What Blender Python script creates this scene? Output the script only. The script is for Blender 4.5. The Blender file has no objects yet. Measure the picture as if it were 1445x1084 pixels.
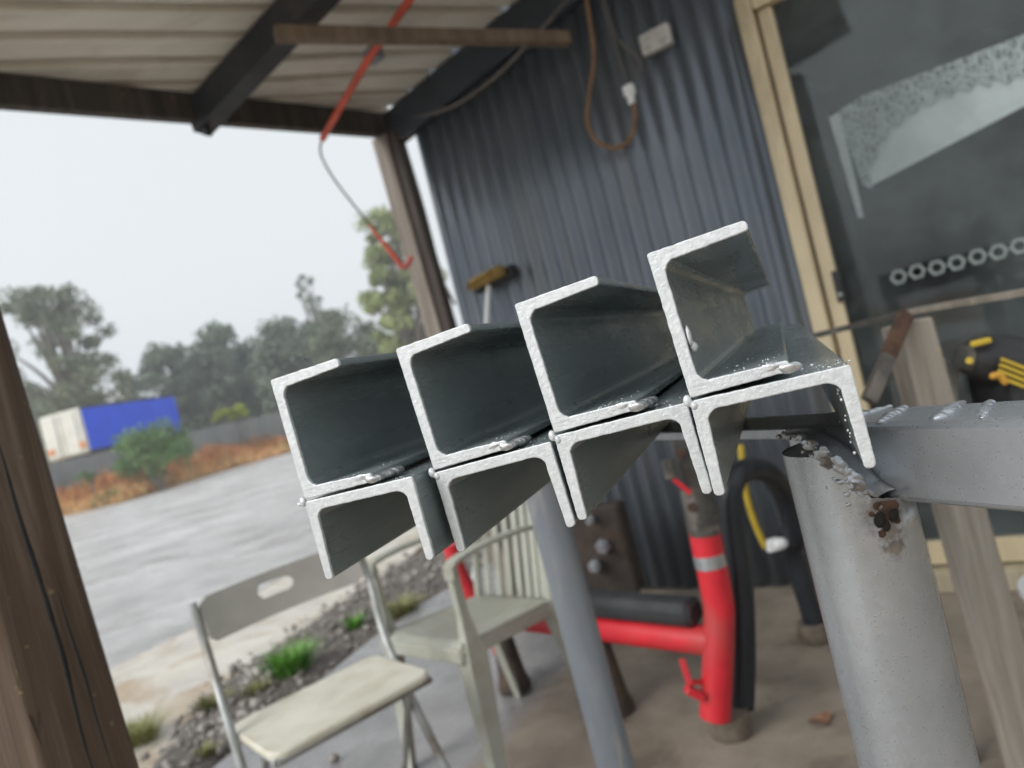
import bpy, math, random
from mathutils import Vector, Matrix, noise

random.seed(7)
SC = bpy.context.scene
COL = SC.collection
rad = math.radians

# ------------------------------------------------------------------ camera model
PW, PH, FPX = 1445, 1084, 1040.0
EYE = Vector((0, 0, 1.10))
ROLL = math.atan(.25)
PITCH = rad(.78)
FW = Vector((0, math.cos(PITCH), -math.sin(PITCH)))
_dn = Vector((0, -math.sin(PITCH), -math.cos(PITCH)))
_xh = Vector((1, 0, 0))
RT = math.cos(ROLL) * _xh + math.sin(ROLL) * _dn
DN = -math.sin(ROLL) * _xh + math.cos(ROLL) * _dn

def ray(x, y): return FW + RT * ((x - 722.5) / FPX) + DN * ((y - 542) / FPX)
def at_y(x, y, Y):
    r = ray(x, y); return EYE + r * (Y / r.y)
def on_z(x, y, z=0.0):
    r = ray(x, y); return EYE + r * ((z - EYE.z) / r.z)
def on_plane(x, y, p, n):
    r = ray(x, y); return EYE + r * ((Vector(p) - EYE).dot(n) / r.dot(n))
def on_cyl(x, y, cx, cy, rr):
    r = ray(x, y); a = r.x**2 + r.y**2; b = -2*(r.x*cx + r.y*cy); c = cx*cx + cy*cy - rr*rr
    q = max(b*b - 4*a*c, 0); return EYE + r * ((-b - math.sqrt(q)) / (2*a))

# ------------------------------------------------------------------ mesh builder
class MB:
    def __init__(s): s.v = []; s.f = []; s.m = []; s.s = []
    def add(s, vs, fs, mi=0, smooth=False):
        o = len(s.v); s.v += [tuple(v) for v in vs]
        for f in fs: s.f.append(tuple(i + o for i in f)); s.m.append(mi); s.s.append(smooth)
        return s
    def box(s, c, size, rot=None, mi=0):
        hx, hy, hz = size[0]/2, size[1]/2, size[2]/2
        vs = [Vector((x, y, z)) for x in (-hx, hx) for y in (-hy, hy) for z in (-hz, hz)]
        if rot is not None: vs = [rot @ v for v in vs]
        vs = [v + Vector(c) for v in vs]
        return s.add(vs, [(0,1,3,2),(4,6,7,5),(0,4,5,1),(2,3,7,6),(0,2,6,4),(1,5,7,3)], mi)
    def rbox(s, c, size, rot=None, r=.005, mi=0, n=3):
        """box with all vertical (local z) edges rounded and a small chamfer top and bottom"""
        hx, hy, hz = size[0]/2, size[1]/2, size[2]/2
        r = min(r, hx*.98, hy*.98); pts = []
        for cx, cy, a0 in ((hx-r, hy-r, 0), (-hx+r, hy-r, 90), (-hx+r, -hy+r, 180), (hx-r, -hy+r, 270)):
            for k in range(n+1):
                a = rad(a0 + 90*k/n); pts.append((cx + r*math.cos(a), cy + r*math.sin(a)))
        ch = min(r*.5, hz*.5); N = len(pts); rings = []
        for z, ins in ((-hz, ch), (-hz+ch, 0), (hz-ch, 0), (hz, ch)):
            rings.append([Vector((x*(1-ins/hx), y*(1-ins/hy), z)) for x, y in pts])
        vs = [v for rg in rings for v in rg]
        if rot is not None: vs = [rot @ v for v in vs]
        vs = [v + Vector(c) for v in vs]
        fs = [(k*N+i, k*N+(i+1) % N, (k+1)*N+(i+1) % N, (k+1)*N+i) for k in range(3) for i in range(N)]
        fs += [tuple(reversed(range(N))), tuple(range(3*N, 4*N))]
        return s.add(vs, fs, mi, False)
    def bar(s, a, b, w, h, up=(0,0,1), mi=0, r=None):
        a, b = Vector(a), Vector(b); y = (b-a); L = y.length; y.normalize()
        x = y.cross(Vector(up)); x.normalize(); z = x.cross(y)
        R = Matrix((x, y, z)).transposed()
        if r:   # rounded along the length: local z is the length
            R2 = Matrix((x, z, -y)).transposed(); R2 = Matrix((x, z, x.cross(z))).transposed()
            return s.rbox((a+b)/2, (w, h, L), R2, r, mi)
        return s.box((a+b)/2, (w, L, h), R, mi)
    def tube(s, pts, rr, n=16, mi=0, caps=True, smooth=True):
        pts = [Vector(p) for p in pts]; N = len(pts)
        rs = rr if isinstance(rr, (list, tuple)) else [rr]*N
        t0 = (pts[1]-pts[0]).normalized()
        u = t0.orthogonal().normalized(); vs = []
        for i, p in enumerate(pts):
            t = (pts[min(i+1, N-1)] - pts[max(i-1, 0)]).normalized()
            u = (u - t*u.dot(t)).normalized(); w = t.cross(u)
            for k in range(n):
                a = 2*math.pi*k/n; vs.append(p + (u*math.cos(a) + w*math.sin(a))*rs[i])
        fs = [(i*n+k, i*n+(k+1) % n, (i+1)*n+(k+1) % n, (i+1)*n+k) for i in range(N-1) for k in range(n)]
        s.add(vs, fs, mi, smooth)
        if caps: s.add(vs, [tuple(reversed(range(n))), tuple(range((N-1)*n, N*n))], mi, False)
        return s
    def ell(s, c, r, rot=None, nu=10, nv=7, mi=0, jit=0):
        vs = []; c = Vector(c)
        if not isinstance(r, (tuple, list, Vector)): r = (r, r, r)
        for j in range(nv+1):
            th = math.pi*j/nv
            for i in range(nu):
                ph = 2*math.pi*i/nu
                v = Vector((r[0]*math.sin(th)*math.cos(ph), r[1]*math.sin(th)*math.sin(ph), r[2]*math.cos(th)))
                if jit: v *= 1 + random.uniform(-jit, jit)
                if rot is not None: v = rot @ v
                vs.append(c + v)
        fs = [(j*nu+i, j*nu+(i+1) % nu, (j+1)*nu+(i+1) % nu, (j+1)*nu+i) for j in range(nv) for i in range(nu)]
        return s.add(vs, fs, mi, True)
    def prism(s, pts, off, mi=0):
        n = len(pts); a = [Vector(p) for p in pts]; off = Vector(off); b = [p + off for p in a]
        return s.add(a + b, [tuple(range(n)), tuple(reversed(range(n, 2*n)))] + [(i, i+n, (i+1) % n+n, (i+1) % n) for i in range(n)], mi)
    def build(s, name, mats, parent=None, bevel=0, solid=0, remesh=0):
        me = bpy.data.meshes.new(name); me.from_pydata(s.v, [], s.f)
        for m in (mats if isinstance(mats, (list, tuple)) else [mats]): me.materials.append(m)
        me.polygons.foreach_set('material_index', s.m); me.polygons.foreach_set('use_smooth', s.s)
        me.validate(); me.update()
        o = bpy.data.objects.new(name, me); COL.objects.link(o)
        if parent:
            o.parent = parent; o.matrix_parent_inverse = mw(parent).inverted()
        import bmesh
        bm = bmesh.new(); bm.from_mesh(me); bmesh.ops.recalc_face_normals(bm, faces=bm.faces); bm.to_mesh(me); bm.free()
        if remesh:
            md = o.modifiers.new('fuse', 'REMESH'); md.mode = 'VOXEL'; md.voxel_size = remesh; md.use_smooth_shade = True
            md = o.modifiers.new('soft', 'SMOOTH'); md.iterations = 5; md.factor = .5
        if solid:
            md = o.modifiers.new('solid', 'SOLIDIFY'); md.thickness = solid; md.offset = 0
        if bevel:
            md = o.modifiers.new('bevel', 'BEVEL'); md.width = bevel; md.segments = 2; md.limit_method = 'ANGLE'
        return o

def mw(o):
    m = Matrix.LocRotScale(o.location, o.rotation_euler, o.scale)
    if o.parent: m = mw(o.parent) @ o.matrix_parent_inverse @ m
    return m
def tag(o, label=None, cat=None, group=None, kind=None):
    if label: o['label'] = label
    if cat: o['category'] = cat
    if group: o['group'] = group
    if kind: o['kind'] = kind
    return o
def empty(name, loc, label, cat, group=None, rot=(0,0,0)):
    o = bpy.data.objects.new(name, None); COL.objects.link(o)
    o.empty_display_size = .05; o.location = loc; o.rotation_euler = rot
    return tag(o, label, cat, group)
def arc(pts, n=8):
    """Catmull-Rom through points"""
    P = [Vector(p) for p in pts]; P = [P[0]*2-P[1]] + P + [P[-1]*2-P[-2]]; out = []
    for i in range(1, len(P)-2):
        for k in range(n):
            t = k/n
            out.append(.5*((2*P[i]) + (P[i+1]-P[i-1])*t + (2*P[i-1]-5*P[i]+4*P[i+1]-P[i+2])*t*t + (3*P[i]-P[i-1]-3*P[i+1]+P[i+2])*t**3))
    return out + [P[-2]]

# ------------------------------------------------------------------ materials
class NT:
    def __init__(s, name):
        s.mat = bpy.data.materials.new(name); s.mat.use_nodes = True
        s.t = s.mat.node_tree; s.n = s.t.nodes; s.bsdf = s.n['Principled BSDF']; s._co = None
    def new(s, typ, **kw):
        nd = s.n.new(typ)
        for k, v in kw.items():
            if hasattr(nd, k): setattr(nd, k, v)
        return nd
    def co(s, scale=(1,1,1), out='Object', rot=(0,0,0)):
        tc = s.new('ShaderNodeTexCoord'); mp = s.new('ShaderNodeMapping')
        mp.inputs['Scale'].default_value = scale; mp.inputs['Rotation'].default_value = rot
        s.t.links.new(tc.outputs[out], mp.inputs['Vector']); return mp.outputs[0]
    def link(s, a, b): s.t.links.new(a, b)
    def noise(s, scale, vec=None, detail=6, rough=.6, dist=0):
        nd = s.new('ShaderNodeTexNoise'); nd.inputs['Scale'].default_value = scale
        nd.inputs['Detail'].default_value = detail; nd.inputs['Roughness'].default_value = rough; nd.inputs['Distortion'].default_value = dist
        s.link(vec if vec is not None else s.co(), nd.inputs['Vector']); return nd.outputs['Fac']
    def voro(s, scale, vec=None, feat='F1', out='Distance'):
        nd = s.new('ShaderNodeTexVoronoi'); nd.feature = feat; nd.inputs['Scale'].default_value = scale
        s.link(vec if vec is not None else s.co(), nd.inputs['Vector']); return nd.outputs[out]
    def ramp(s, fac, stops):
        nd = s.new('ShaderNodeValToRGB'); el = nd.color_ramp.elements
        while len(el) < len(stops): el.new(.5)
        for e, (p, c) in zip(el, stops):
            e.position = p; e.color = (c, c, c, 1) if isinstance(c, (int, float)) else (*c, 1)
        s.link(fac, nd.inputs[0]); return nd.outputs[0]
    def mix(s, fac, a, b, typ='MIX'):
        nd = s.new('ShaderNodeMix', data_type='RGBA', blend_type=typ)
        for ix, v in ((0, fac), (6, a), (7, b)):
            sock = nd.inputs[ix]
            if isinstance(v, bpy.types.NodeSocket): s.link(v, sock)
            elif isinstance(v, (int, float)): sock.default_value = v if ix == 0 else (v, v, v, 1)
            else: sock.default_value = (*v, 1)
        return nd.outputs[2]
    def math(s, op, a, b=0.0, clamp=False):
        nd = s.new('ShaderNodeMath', operation=op, use_clamp=clamp)
        for sock, v in zip(nd.inputs, (a, b)):
            if isinstance(v, bpy.types.NodeSocket): s.link(v, sock)
            else: sock.default_value = v
        return nd.outputs[0]
    def bump(s, h, strength=.5, dist=.01, prev=None):
        nd = s.new('ShaderNodeBump'); nd.inputs['Strength'].default_value = strength; nd.inputs['Distance'].default_value = dist
        s.link(h, nd.inputs['Height'])
        if prev is not None: s.link(prev, nd.inputs['Normal'])
        return nd.outputs[0]
    def set(s, base=None, rough=None, metal=None, normal=None, spec=None):
        for k, v in (('Base Color', base), ('Roughness', rough), ('Metallic', metal), ('Normal', normal), ('Specular IOR Level', spec)):
            if v is None: continue
            sock = s.bsdf.inputs[k]
            if isinstance(v, bpy.types.NodeSocket): s.link(v, sock)
            else: sock.default_value = (*v, 1) if isinstance(v, (tuple, list)) else v
        return s.mat

def simple(name, c, rough=.6, metal=0, var=.25, scale=12, bump=.15, bscale=60, bdist=.003, c2=None, stretch=(1,1,1), spec=None):
    m = NT(name); co = m.co(stretch)
    dark = tuple(x*(1-var) for x in c); light = tuple(min(1, x*(1+var)) for x in c)
    f = m.noise(scale, co)
    base = m.ramp(f, [(.3, dark), (.7, light)])
    if c2 is not None:
        base = m.mix(m.ramp(m.noise(scale*.37, co, dist=.6), [(.52, 0), (.68, 1)]), base, c2)
    rg = m.ramp(m.noise(scale*1.7, co), [(.3, max(0, rough-.12)), (.7, min(1, rough+.12))])
    return m.set(base, rg, metal, m.bump(m.noise(bscale, co), bump, bdist), spec)

M = {}
def mats():
    # brushed-on zinc paint on the sawn ends
    m = NT('zinc_paint')
    n1 = m.noise(330, detail=6, rough=.7); n2 = m.noise(120, detail=3)
    b = m.bump(n2, .30, .0010); b = m.bump(n1, .7, .0009, b)
    M['zinc'] = m.set(m.mix(m.ramp(m.noise(38, detail=7, rough=.7), [(.45, 0), (.7, .35)]), m.ramp(m.noise(210, detail=4), [(.3, (.55,.57,.58)), (.6, (.66,.68,.69))]), (.43,.45,.46)), m.ramp(n1, [(.3, .30), (.7, .52)]), .35, b)
    # mill-painted steel channel
    m = NT('dark_steel')
    st = m.co((1, .12, 1))
    base = m.ramp(m.noise(28, st, detail=8), [(.3, (.155,.190,.198)), (.55, (.235,.275,.278)), (.8, (.32,.35,.345))])
    base = m.mix(m.ramp(m.noise(9, dist=1.2), [(.55, 0), (.75, .55)]), base, (.12,.105,.075))
    sp = m.ramp(m.voro(210), [(.05, 1), (.11, 0)])
    sep = m.new('ShaderNodeSeparateXYZ'); m.link(m.co(), sep.inputs[0])
    near = m.ramp(sep.outputs['Y'], [(.0, .9), (.22, 0)])
    spk = m.math('MULTIPLY', m.math('MULTIPLY', sp, near), m.ramp(m.noise(35), [(.5, 0), (.62, 1)]))
    base = m.mix(spk, base, (.55,.57,.57))
    dust = m.math('MULTIPLY', m.ramp(m.noise(130, detail=9, rough=.75), [(.50, 0), (.70, .5)]), near)
    base = m.mix(dust, base, (.30,.31,.30))
    M['steel'] = m.set(base, m.ramp(m.noise(40, st), [(.3, .18), (.7, .40)]), .25, m.bump(m.noise(120), .12, .001))
    # shiny weld bead metal
    m = NT('weld_metal')
    M['weld'] = m.set(m.ramp(m.noise(160), [(.3, (.30,.31,.31)), (.65, (.66,.67,.67))]), .30, .75, m.bump(m.noise(300), .4, .001))
    # silver painted tube / beam
    m = NT('silver_paint')
    cell = m.voro(900, out='Color'); sepc = m.new('ShaderNodeSeparateColor'); m.link(cell, sepc.inputs[0])
    base = m.ramp(m.noise(14), [(.3, (.37,.40,.43)), (.7, (.48,.505,.53))])
    grime = m.ramp(m.noise(22, m.co((1,1,.35)), detail=9, rough=.7, dist=.5), [(.56, 0), (.74, .55)])
    base = m.mix(grime, base, (.23,.20,.16))
    scr = m.ramp(m.noise(75, m.co((1,1,.5)), detail=2), [(.76, 0), (.79, .5)])
    base = m.mix(scr, base, (.10,.085,.07))
    # brown bleed round the corroded pocket and along the weld
    geo = m.new('ShaderNodeNewGeometry'); wn = m.math('MULTIPLY', m.math('SUBTRACT', m.noise(120, detail=7, rough=.7), .5), .030)
    st_ = None
    for (q, rr_) in ((on_cyl(1250, 724, .211, .512, .0382), .020), (on_cyl(1262, 770, .211, .512, .0382), .011), (on_cyl(1256, 748, .211, .512, .0382), .012), (on_cyl(1148, 618, .211, .512, .0382), .006), (on_cyl(1170, 652, .211, .512, .0382), .005), (on_cyl(1120, 606, .211, .512, .0382), .006), (on_cyl(1214, 690, .211, .512, .0382), .006)):
        ds = m.new('ShaderNodeVectorMath', operation='DISTANCE'); m.link(geo.outputs['Position'], ds.inputs[0]); ds.inputs[1].default_value = q
        v = m.ramp(m.math('ADD', m.math('DIVIDE', m.math('ADD', ds.outputs['Value'], wn), rr_), 0), [(.45, .85), (1.0, 0)])
        st_ = v if st_ is None else m.math('MAXIMUM', st_, v)
    base = m.mix(st_, base, m.ramp(m.noise(160, detail=5), [(.35, (.055,.038,.026)), (.65, (.17,.125,.085))]))
    rg = m.math('ADD', m.math('MULTIPLY', sepc.outputs[0], .16), .27)
    nb = m.bump(sepc.outputs[1], .11, .0006); nb = m.bump(m.noise(45), .18, .002, nb)
    met = m.math('MULTIPLY', m.math('SUBTRACT', 1, st_), .72)
    M['silver'] = m.set(base, m.math('ADD', rg, m.math('MULTIPLY', st_, .3)), met, nb)
    m = NT('galvanised_pipe')
    base = m.ramp(m.noise(9, m.co((1,1,.3))), [(.3, (.20,.225,.26)), (.7, (.30,.325,.36))])
    base = m.mix(m.ramp(m.noise(10, m.co((1.3,1.3,.4)), dist=.6), [(.55, 0), (.66, .9)]), base, (.42,.38,.32))
    M['galv'] = m.set(base, .42, .3, m.bump(m.noise(50), .1, .002))
    M['rust'] = simple('rust', (.060,.032,.020), .85, 0, .55, 60, .8, 220, .003, (.12,.060,.034))
    M['hole'] = simple('hole_black', (.008,.007,.006), .9)
    # corrugated wall sheet, slate blue with dust
    m = NT('slate_blue_sheet')
    base = m.ramp(m.noise(3.5, m.co((1,1,.3)), detail=7), [(.3, (.100,.122,.147)), (.7, (.180,.203,.230))])
    base = m.mix(m.ramp(m.noise(5, m.co((1,1,.2)), detail=8, dist=.8), [(.52, 0), (.75, .42)]), base, (.21,.185,.15))
    M['sheet'] = m.set(base, .38, .5, m.bump(m.noise(40), .08, .003))
    M['navy'] = simple('navy_flashing', (.035,.042,.055), .5, .1, .3, 8)
    M['cream_metal'] = simple('cream_aluminium', (.66,.55,.36), .42, .1, .12, 6, .06, 60, .002, (.30,.24,.15), (1,1,.3))
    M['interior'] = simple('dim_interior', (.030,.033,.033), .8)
    # roof sheet underside: dull cream with grime
    m = NT('cream_roof_sheet')
    base = m.ramp(m.noise(3, m.co((.25,1.6,1))), [(.3, (.62,.59,.53)), (.7, (.77,.745,.69))])
    base = m.mix(m.ramp(m.noise(5, m.co((.6,1.2,1)), detail=9, dist=.7), [(.52, 0), (.74, .45)]), base, (.30,.255,.20))
    M['roof'] = m.set(base, .55, .0, m.bump(m.noise(30), .1, .004))
    M['black_beam'] = simple('charcoal_paint', (.020,.022,.027), .6, 0, .5, 6, .25, 40, .004, (.05,.045,.04), (1,1,1))
    # weathered timber
    def wood(name, c1, c2, c3, sc, crack=True, bs=.7):
        m = NT(name)
        g = m.noise(30, m.co((1,1,.045)), detail=9, rough=.65, dist=.35)
        base = m.ramp(g, [(.28, c1), (.52, c2), (.75, c3)])
        blot = m.ramp(m.noise(7, m.co((1,1,.4)), dist=.5), [(.5, 0), (.7, .6)])
        base = m.mix(blot, base, c2)
        n = m.bump(g, bs, .006)
        if crack:
            cr = m.noise(sc, m.co((1,1,.06)), detail=2.5, rough=.5, dist=.25)
            line = m.ramp(cr, [(.485, 0), (.497, 1), (.503, 1), (.515, 0)])
            gate = m.ramp(m.noise(5, m.co((1,1,.5))), [(.45, 0), (.55, 1)])
            line = m.math('MULTIPLY', line, gate)
            base = m.mix(line, base, (.006,.004,.003))
            inv = m.math('SUBTRACT', 1, line)
            n = m.bump(inv, 1, .008, n)
        sm = m.ramp(m.noise(40, m.co((1,1,1.0)), detail=3), [(.69, 0), (.73, .5)])
        base = m.mix(sm, base, (.42,.30,.14))
        return m.set(base, m.ramp(g, [(.3, .8), (.7, .6)]), 0, n)
    M['post_wood'] = wood('weathered_hardwood', (.028,.017,.011), (.105,.067,.042), (.23,.175,.13), 16, True, 1.0)
    M['grey_wood'] = wood('grey_post_wood', (.10,.08,.065), (.22,.185,.155), (.36,.32,.28), 12, False, .4)
    M['dark_wood'] = wood('dark_eave_wood', (.018,.014,.011), (.045,.034,.026), (.10,.075,.055), 8, False, .4)
    M['batten'] = wood('brown_batten', (.09,.06,.038), (.17,.12,.08), (.25,.185,.13), 10, False, .4)
    M['sill_wood'] = wood('pale_sill', (.30,.25,.17), (.42,.36,.25), (.5,.44,.33), 10, False, .3)
    M['bench_wood'] = wood('chalky_bench_leg', (.11,.088,.065), (.255,.225,.185), (.43,.405,.36), 14, False, .5)
    M['red'] = simple('red_paint', (.62,.022,.035), .40, 0, .16, 7, .10, 60, .002, (.46,.06,.055))
    M['orange_red'] = simple('faded_red_rod', (.60,.085,.040), .5, 0, .25, 9, .1)
    M['pink_red'] = simple('pale_red_grip', (.62,.14,.12), .5, 0, .2, 9)
    M['rubber'] = simple('black_rubber', (.030,.032,.035), .55, 0, .4, 14, .2, 90, .002, (.045,.043,.04))
    M['black_tube'] = simple('black_powdercoat', (.014,.017,.022), .42, 0, .3, 10, .1, 60, .002)
    M['puck'] = simple('dusty_foot', (.16,.13,.10), .9, 0, .35, 25, .4, 80)
    M['clamp'] = simple('worn_clamp', (.075,.07,.064), .55, .3, .4, 30, .3, 90, .002, (.22,.19,.16))
    M['brown_iron'] = simple('brown_iron', (.055,.042,.034), .65, .2, .4, 20, .4, 70, .003, (.10,.06,.035))
    M['chrome'] = simple('dull_chrome', (.50,.53,.56), .35, .8, .2, 20)
    M['yellow'] = simple('yellow_plastic', (.52,.37,.035), .5, 0, .15, 10)
    M['amber'] = simple('amber_plastic', (.55,.29,.04), .45, 0, .15, 10)
    M['tool_black'] = simple('tool_black', (.022,.022,.024), .5, 0, .35, 18, .15, 90, .002)
    M['white_plastic'] = simple('white_plastic', (.78,.80,.80), .45, 0, .05, 8)
    M['outlet'] = simple('aged_white_plastic', (.50,.50,.46), .45, 0, .1, 12, .05, 60, .001, (.33,.30,.25))
    # sage plastic armchair
    m = NT('sage_plastic')
    base = m.ramp(m.noise(6), [(.3, (.33,.34,.285)), (.7, (.43,.435,.375))])
    base = m.mix(m.ramp(m.noise(14, detail=9, rough=.7), [(.47, 0), (.68, .7)]), base, (.30,.275,.21))
    M['sage'] = m.set(base, .48, 0, m.bump(m.noise(150), .12, .001))
    m = NT('cream_laminate')
    base = m.ramp(m.noise(5), [(.3, (.56,.535,.43)), (.7, (.70,.675,.57))])
    base = m.mix(m.ramp(m.noise(7, detail=9, rough=.75, dist=.6), [(.48, 0), (.70, .75)]), base, (.42,.345,.235))
    M['seat_cream'] = m.set(base, .40, 0, m.bump(m.noise(120), .08, .001))
    M['back_grey'] = simple('grey_back_board', (.42,.405,.365), .45, 0, .12, 8, .06, 100, .001, (.33,.31,.27))
    M['chair_metal'] = simple('grey_frame_metal', (.36,.37,.36), .42, .35, .18, 20, .08, 80, .001, (.22,.19,.15))
    # ground ------------------------------------------------------------
    m = NT('concrete_slab')
    base = m.ramp(m.noise(5, detail=9, rough=.65), [(.3, (.19,.158,.122)), (.7, (.32,.272,.218))])
    base = m.mix(m.ramp(m.noise(3.2, detail=7, dist=.8), [(.52, 0), (.66, .7)]), base, (.105,.082,.062))
    base = m.mix(m.ramp(m.voro(26), [(.05, .6), (.12, 0)]), base, (.10,.07,.045))
    sep = m.new('ShaderNodeSeparateXYZ'); m.link(m.co(), sep.inputs[0])
    # rain blown in from the open side: local x measured inward from the drip line
    edge = m.math('ADD', sep.outputs['X'], m.math('MULTIPLY', m.math('SUBTRACT', m.noise(3.5, detail=5), .5), .22))
    wet = m.ramp(m.math('ADD', m.math('MULTIPLY', edge, 6.0), .5), [(.2, 1), (.8, 0)])
    wcol = m.ramp(m.noise(4, detail=7), [(.3, (.17,.165,.165)), (.7, (.30,.295,.295))])
    base = m.mix(wet, base, wcol)
    rgh = m.mix(wet, .8, m.ramp(m.noise(6), [(.35, .12), (.65, .42)]))
    M['slab'] = m.set(base, rgh, 0, m.bump(m.noise(60, detail=8), .35, .004))
    m = NT('wet_gravel_yard')
    st = m.co((1,1,1))
    base = m.ramp(m.noise(.8, m.co((.8,1.1,1), rot=(0,0,.6)), detail=11, rough=.74), [(.30, (.28,.268,.262)), (.5, (.54,.528,.52)), (.66, (.76,.75,.745))])
    base = m.mix(.25, base, m.ramp(m.voro(30, out='Color'), [(.2, (.17,.165,.16)), (.8, (.45,.44,.43))]))
    M['yard'] = m.set(base, m.ramp(m.noise(.9, m.co((.8,1.1,1), rot=(0,0,.6)), detail=9, rough=.7), [(.38, .16), (.6, .65)]), 0, m.bump(m.noise(7, detail=10, rough=.8), .8, .04))
    m = NT('pale_muddy_concrete')
    base = m.ramp(m.noise(3, detail=8), [(.3, (.46,.42,.355)), (.7, (.62,.585,.52))])
    base = m.mix(m.ramp(m.noise(1.7, dist=1.0), [(.47, 0), (.62, .85)]), base, (.36,.255,.15))
    M['path'] = m.set(base, m.ramp(m.noise(2), [(.4, .2), (.6, .7)]), 0, m.bump(m.noise(30), .3, .006))
    m = NT('garden_soil')
    base = m.ramp(m.noise(9, detail=10, rough=.7), [(.3, (.065,.055,.046)), (.7, (.19,.165,.145))])
    M['soil'] = m.set(base, .85, 0, m.bump(m.noise(35, detail=8), .9, .02))
    m = NT('stone')
    base = m.ramp(m.noise(2.1, m.co(out='Object'), detail=3), [(.3, (.12,.105,.095)), (.5, (.25,.225,.20)), (.72, (.43,.40,.37))])
    M['stone'] = m.set(base, .55, 0, m.bump(m.noise(90), .4, .003))
    M['earth'] = simple('dry_ground', (.36,.24,.13), .9, 0, .35, 1.2, .5, 9, .02, (.17,.17,.07))
    def leaf(name, c, var=.45, sc=1.2):
        m = NT(name)
        base = m.ramp(m.noise(sc, detail=4), [(.3, tuple(x*(1-var) for x in c)), (.7, tuple(x*(1+var) for x in c))])
        return m.set(base, .6)
    M['gum'] = leaf('gum_leaves', (.17,.20,.12), .4, .6)
    M['gum_green'] = leaf('bright_gum_leaves', (.26,.30,.12), .45, .7)
    M['pine'] = leaf('dark_leaves', (.15,.19,.13), .4, .5)
    M['bush'] = leaf('bush_leaves', (.12,.21,.06), .5, 2)
    M['lime'] = leaf('lime_leaves', (.28,.34,.03), .3, 3)
    M['grass'] = leaf('fresh_grass', (.12,.30,.03), .45, 25)
    M['weed'] = leaf('yellow_weed', (.20,.20,.06), .4, 20)
    M['dry'] = leaf('dry_grass', (.50,.215,.070), .45, .8)
    M['straw'] = leaf('straw', (.66,.42,.18), .4, 1.5)
    M['bark'] = simple('grey_bark', (.17,.14,.115), .85, 0, .4, 6, .6, 20, .02)
    M['fence'] = simple('grey_fence_sheet', (.25,.265,.265), .6, .1, .12, 1.5, .1, 9)
    M['blue_curtain'] = simple('royal_blue_tarpaulin', (.004,.085,1.0), .5, 0, .12, 1.2, .15, 5, .02)
    M['truck_white'] = simple('truck_white', (.72,.70,.62), .5, 0, .1, 1.5, .05, 20, .005, (.60,.55,.44))
    M['truck_dark'] = simple('truck_chassis', (.04,.04,.042), .7)
    M['tail_orange'] = simple('orange_lamp', (.75,.26,.05), .4)
    M['bristle_tan'] = simple('bristle', (.40,.27,.085), .8, 0, .45, 120, .6, 220, .004, None, (1,1,.15))
    M['bristle_dark'] = simple('bristle_dark', (.025,.024,.022), .8, 0, .4, 90, .6, 200, .004)
    M['cord'] = simple('brown_cord', (.20,.115,.060), .6, 0, .25, 30)
    M['grey_cord'] = simple('grey_cord', (.14,.13,.12), .6, 0, .25, 30)
    M['hex'] = simple('pale_zinc_ring', (.25,.29,.28), .55, .2, .2, 40)
    M['leaf_brown'] = simple('fallen_leaf_brown', (.19,.10,.06), .6, 0, .5, 60)
    # window glass: thin, dusty, film patches also painted in as murky reflections
    m = NT('murky_glass'); n = m.n; m.n.remove(m.bsdf)
    out = n['Material Output']; tr = m.new('ShaderNodeBsdfTransparent'); tr.inputs[0].default_value = (.93,.95,.95,1)
    gl = m.new('ShaderNodeBsdfGlossy'); gl.inputs['Roughness'].default_value = .03; gl.inputs[0].default_value = (.95,.97,.97,1)
    df = m.new('ShaderNodeBsdfDiffuse'); df.inputs[0].default_value = (.30,.34,.34,1)
    fr = m.new('ShaderNodeFresnel'); fr.inputs[0].default_value = 1.38
    m1 = m.new('ShaderNodeMixShader'); m.link(fr.outputs[0], m1.inputs[0]); m.link(tr.outputs[0], m1.inputs[1]); m.link(gl.outputs[0], m1.inputs[2])
    m2 = m.new('ShaderNodeMixShader'); m.link(m.ramp(m.noise(1.6, detail=10, rough=.68), [(.38, .01), (.68, .24)]), m2.inputs[0])
    m.link(m1.outputs[0], m2.inputs[1]); m.link(df.outputs[0], m2.inputs[2]); m.link(m2.outputs[0], out.inputs[0])
    M['glass'] = m.mat
    # lace with real holes
    m = NT('lace'); n = m.n
    hole = m.ramp(m.voro(52, m.co((1,1,.6)), feat='DISTANCE_TO_EDGE'), [(.05, 1), (.12, .25)])
    hole2 = m.ramp(m.noise(26, detail=1), [(.50, 0), (.56, 1)])
    al = m.math('MAXIMUM', hole, m.math('MULTIPLY', hole2, .5))
    m.link(al, m.bsdf.inputs['Alpha'])
    M['lace'] = m.set((.62,.65,.64), .9)
    M['hem_sheen'] = simple('pale_hem_and_sky_sheen', (.78,.81,.80), .9, 0, .10, 3, .1, 20, .005)  # pale hem fabric, also the painted sky reflection under the lace
mats()

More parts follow.
